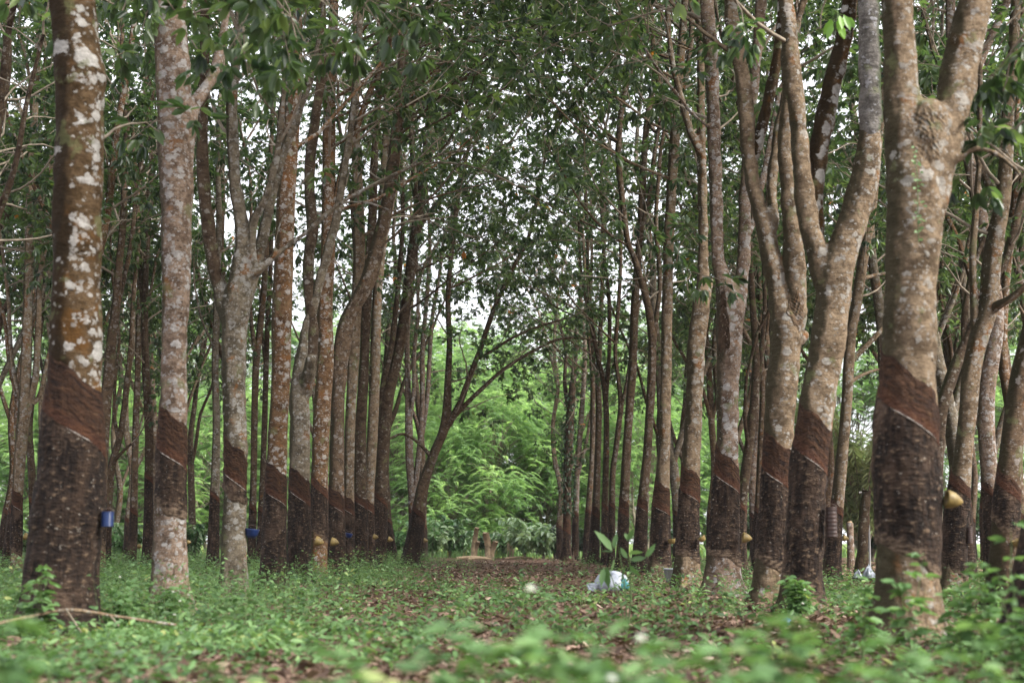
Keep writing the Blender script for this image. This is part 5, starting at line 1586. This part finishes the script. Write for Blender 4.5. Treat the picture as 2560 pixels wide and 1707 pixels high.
cut_stump(1183, 51, [(.06, 1.10, .085, .08), (.12, .62, .08, .06)], "taller slim freshly cut stump at the path end")
cut_stump(1224, 50.5, [(-.06, .92, .115, -.07), (.12, .62, .10, .10), (.0, .48, .09, 0)], "stocky three-pronged freshly cut stump at the path end")
cut_stump(1276, 54, [(.0, 1.45, .11, .02), (.14, 1.4, .06, .04)], "tall pale cut trunk standing in the shrubs right of the other stumps")
for (xa, ya, xb, yb, D, r, lab) in [(1140, 1403, 1216, 1393, 49, .055, "pale peeled log lying at the foot of the stumps, longer one"), (1170, 1402, 1226, 1397, 48, .04, "thin pale log lying just in front of the stumps"),
                                    (1262, 1397, 1330, 1386, 51, .035, "thin pale pole lying right of the stumps")]:
    A, B_ = P(xa, ya, D), P(xb, yb, D + .8)
    A[2] = B_[2] = r * .9
    mid = (A + B_) / 2
    o = MB(); t = np.linspace(0, 1, 7)[:, None]
    o.tube(A * (1 - t) + B_ * t - mid + np.array([[0, 0, .04]]) * np.sin(t * 3.14), r, 9, wob=.05)
    tag(o.build("cut_log", WOOD, loc=tuple(mid)), lab, "log", "logs at the path end")

# fallen branch across the weeds, left foreground
D = 8.3
pts = [(-40, 1566, 9), (60, 1543, 9), (165, 1524, 9), (230, 1530, 9), (300, 1541, 8), (400, 1556, 8), (520, 1571, 7), (560, 1574, 4)]
rows = catmull([[*P(x, y, D + .002 * (x - 165)), W(w, y, D) / 2] for x, y, w in pts], 6)
mid = rows[len(rows) // 2, :3].copy()
fbr = empty("fallen_branch", tuple(mid), "long thin fallen branch lying across the weeds before the mossy trunk", "branch")
mb = MB(); mb.tube(rows[:, :3] - mid, rows[:, 3] * .95, 8, wob=.08)
mb.build("stem", BARK['tan'], fbr)
mb = MB()
for (i, dx, dz) in [(12, .10, -.16), (22, .16, -.20), (33, .05, -.22)]:
    q = rows[i, :3] - mid
    mb = MB()
    mb.tube(np.array([q, q + [dx * .5, .03, dz * .5], q + [dx, .05, dz]]), [.007, .005, .003], 5)
    mb.build("side_twig", TWIG, fbr)


# young bright leaves hanging at the top right, vine on the massive trunk
def hanging(px, py, D, n, L, mat, label, name, cat, spread):
    c = P(px, py, D)
    rng = np.random.default_rng(int(px))
    root = empty(name, tuple(c), label, cat)
    st, lf = MB(), MB()
    st.tube(np.array([[.05, 0, .35], [.02, 0, .16], [0, 0, .0]]), [.005, .004, .003], 5)
    a = rng.uniform(0, 6.28, n)
    b = np.stack([np.cos(a) * spread * rng.uniform(.1, .6, n), np.sin(a) * spread * .5, rng.uniform(-.03, .08, n)], -1)
    d = np.stack([np.cos(a) * .5, np.sin(a) * .4, -1.0 + rng.uniform(-.2, .3, n)], -1)
    for q in b: st.tube(np.array([[0, 0, .06], q]), .0018, 4)
    add_leaves(lf, b, d, unit(np.stack([rng.normal(0, .3, n), -1 + 0 * a, .2 + 0 * a], -1)), L * rng.uniform(.8, 1.15, n), L * .42, 0, rng.uniform(.2, 1, n), .1, .12)
    st.build("twig", STEM, root); lf.build("foliage", mat, root)


hanging(2092, 52, 10.4, 9, .13, YOUNG, "bright yellow-green young leaves hanging before the dark limb at the top", "leafy_shoot", "shoot", .16)


def vine():
    t = r1
    rng = np.random.default_rng(2)
    z = np.linspace(P(2297, 620, 8.8)[2], P(2300, 395, 8.8)[2], 26)
    th = .16 + .05 * np.sin(z * 9)
    p = t.surf(z, th, .02)
    org = p[0].copy()
    root = empty("creeping_vine", tuple(org), "thin green vine with small leaves climbing the massive trunk below its burr", "vine")
    mb = MB(); mb.tube(p - org, .0025, 5); mb.build("stem", STEM, root)
    lf = MB()
    k = 36
    i = rng.integers(0, 26, k)
    b = p[i] - org + rng.normal(0, .012, (k, 3)) * np.array([1, .3, 1]) + np.array([0, -.012, 0])
    d = np.stack([rng.choice([-1, 1], k) * rng.uniform(.5, 1, k), -.5 * np.ones(k), rng.uniform(-.5, .3, k)], -1)
    add_leaves(lf, b, d, np.repeat([[0, -1., .5]], k, 0) + rng.normal(0, .3, (k, 3)), rng.uniform(.02, .035, k), .018, 0, rng.uniform(.2, .7, k), .1, .15)
    lf.build("foliage", WEED, root)


vine()


def trunk_vine():
    t = r14
    rng = np.random.default_rng(8)
    zlo, zhi = P(1418, 1290, 45)[2], P(1430, 985, 45)[2]
    z = np.linspace(zlo, zhi, 60)
    th = 2.2 * np.sin(z * 1.4)
    p = t.surf(z, th, .02)
    org = p[0].copy()
    root = empty("creeping_vine", tuple(org), "leafy dark vine wrapped round the dark trunk at the path end", "vine")
    mb = MB(); mb.tube(p - org, .012, 5); mb.build("stem", TWIG, root)
    k = 620
    zz = rng.uniform(zlo, zhi, k)
    a = rng.uniform(-3.14, 3.14, k)
    b = t.surf(zz, a, rng.uniform(.0, .12, k)) - org
    out = unit(t.surf(zz, a, 1.0) - t.surf(zz, a, 0.0))
    lf = MB()
    add_leaves(lf, b, out * .7 + rng.normal(0, .5, (k, 3)) + np.array([0, 0, -.5]), out + rng.normal(0, .3, (k, 3)), rng.uniform(.07, .13, k), .06, 0, rng.uniform(0, .7, k), .15, .2)
    lf.build("foliage", DARKLEAF, root)


trunk_vine()


# ------------------------------------------------------------------ the air between the trunks
def haze():
    mb = MB()
    x, y0, y1, z0, z1 = 190.0, -70.0, 210.0, -1.5, 26.0
    v = [(sx * x, yy, zz) for zz in (z0, z1) for yy in (y0, y1) for sx in (-1, 1)]
    mb.add(v, [[0, 2, 3, 1], [4, 5, 7, 6], [0, 1, 5, 4], [2, 6, 7, 3], [0, 4, 6, 2], [1, 3, 7, 5]])
    m = bpy.data.materials.new("thin_haze")
    m.use_nodes = True
    t = m.node_tree
    t.nodes.clear()
    o = t.nodes.new("ShaderNodeOutputMaterial")
    p = t.nodes.new("ShaderNodeVolumePrincipled")
    p.inputs["Color"].default_value = (.93, .95, 1.0, 1)
    p.inputs["Density"].default_value = .00025
    t.links.new(p.outputs[0], o.inputs["Volume"])
    tag(mb.build("haze", m, smooth=False), "thin pale haze softening the far trees", "haze", kind="stuff")


haze()
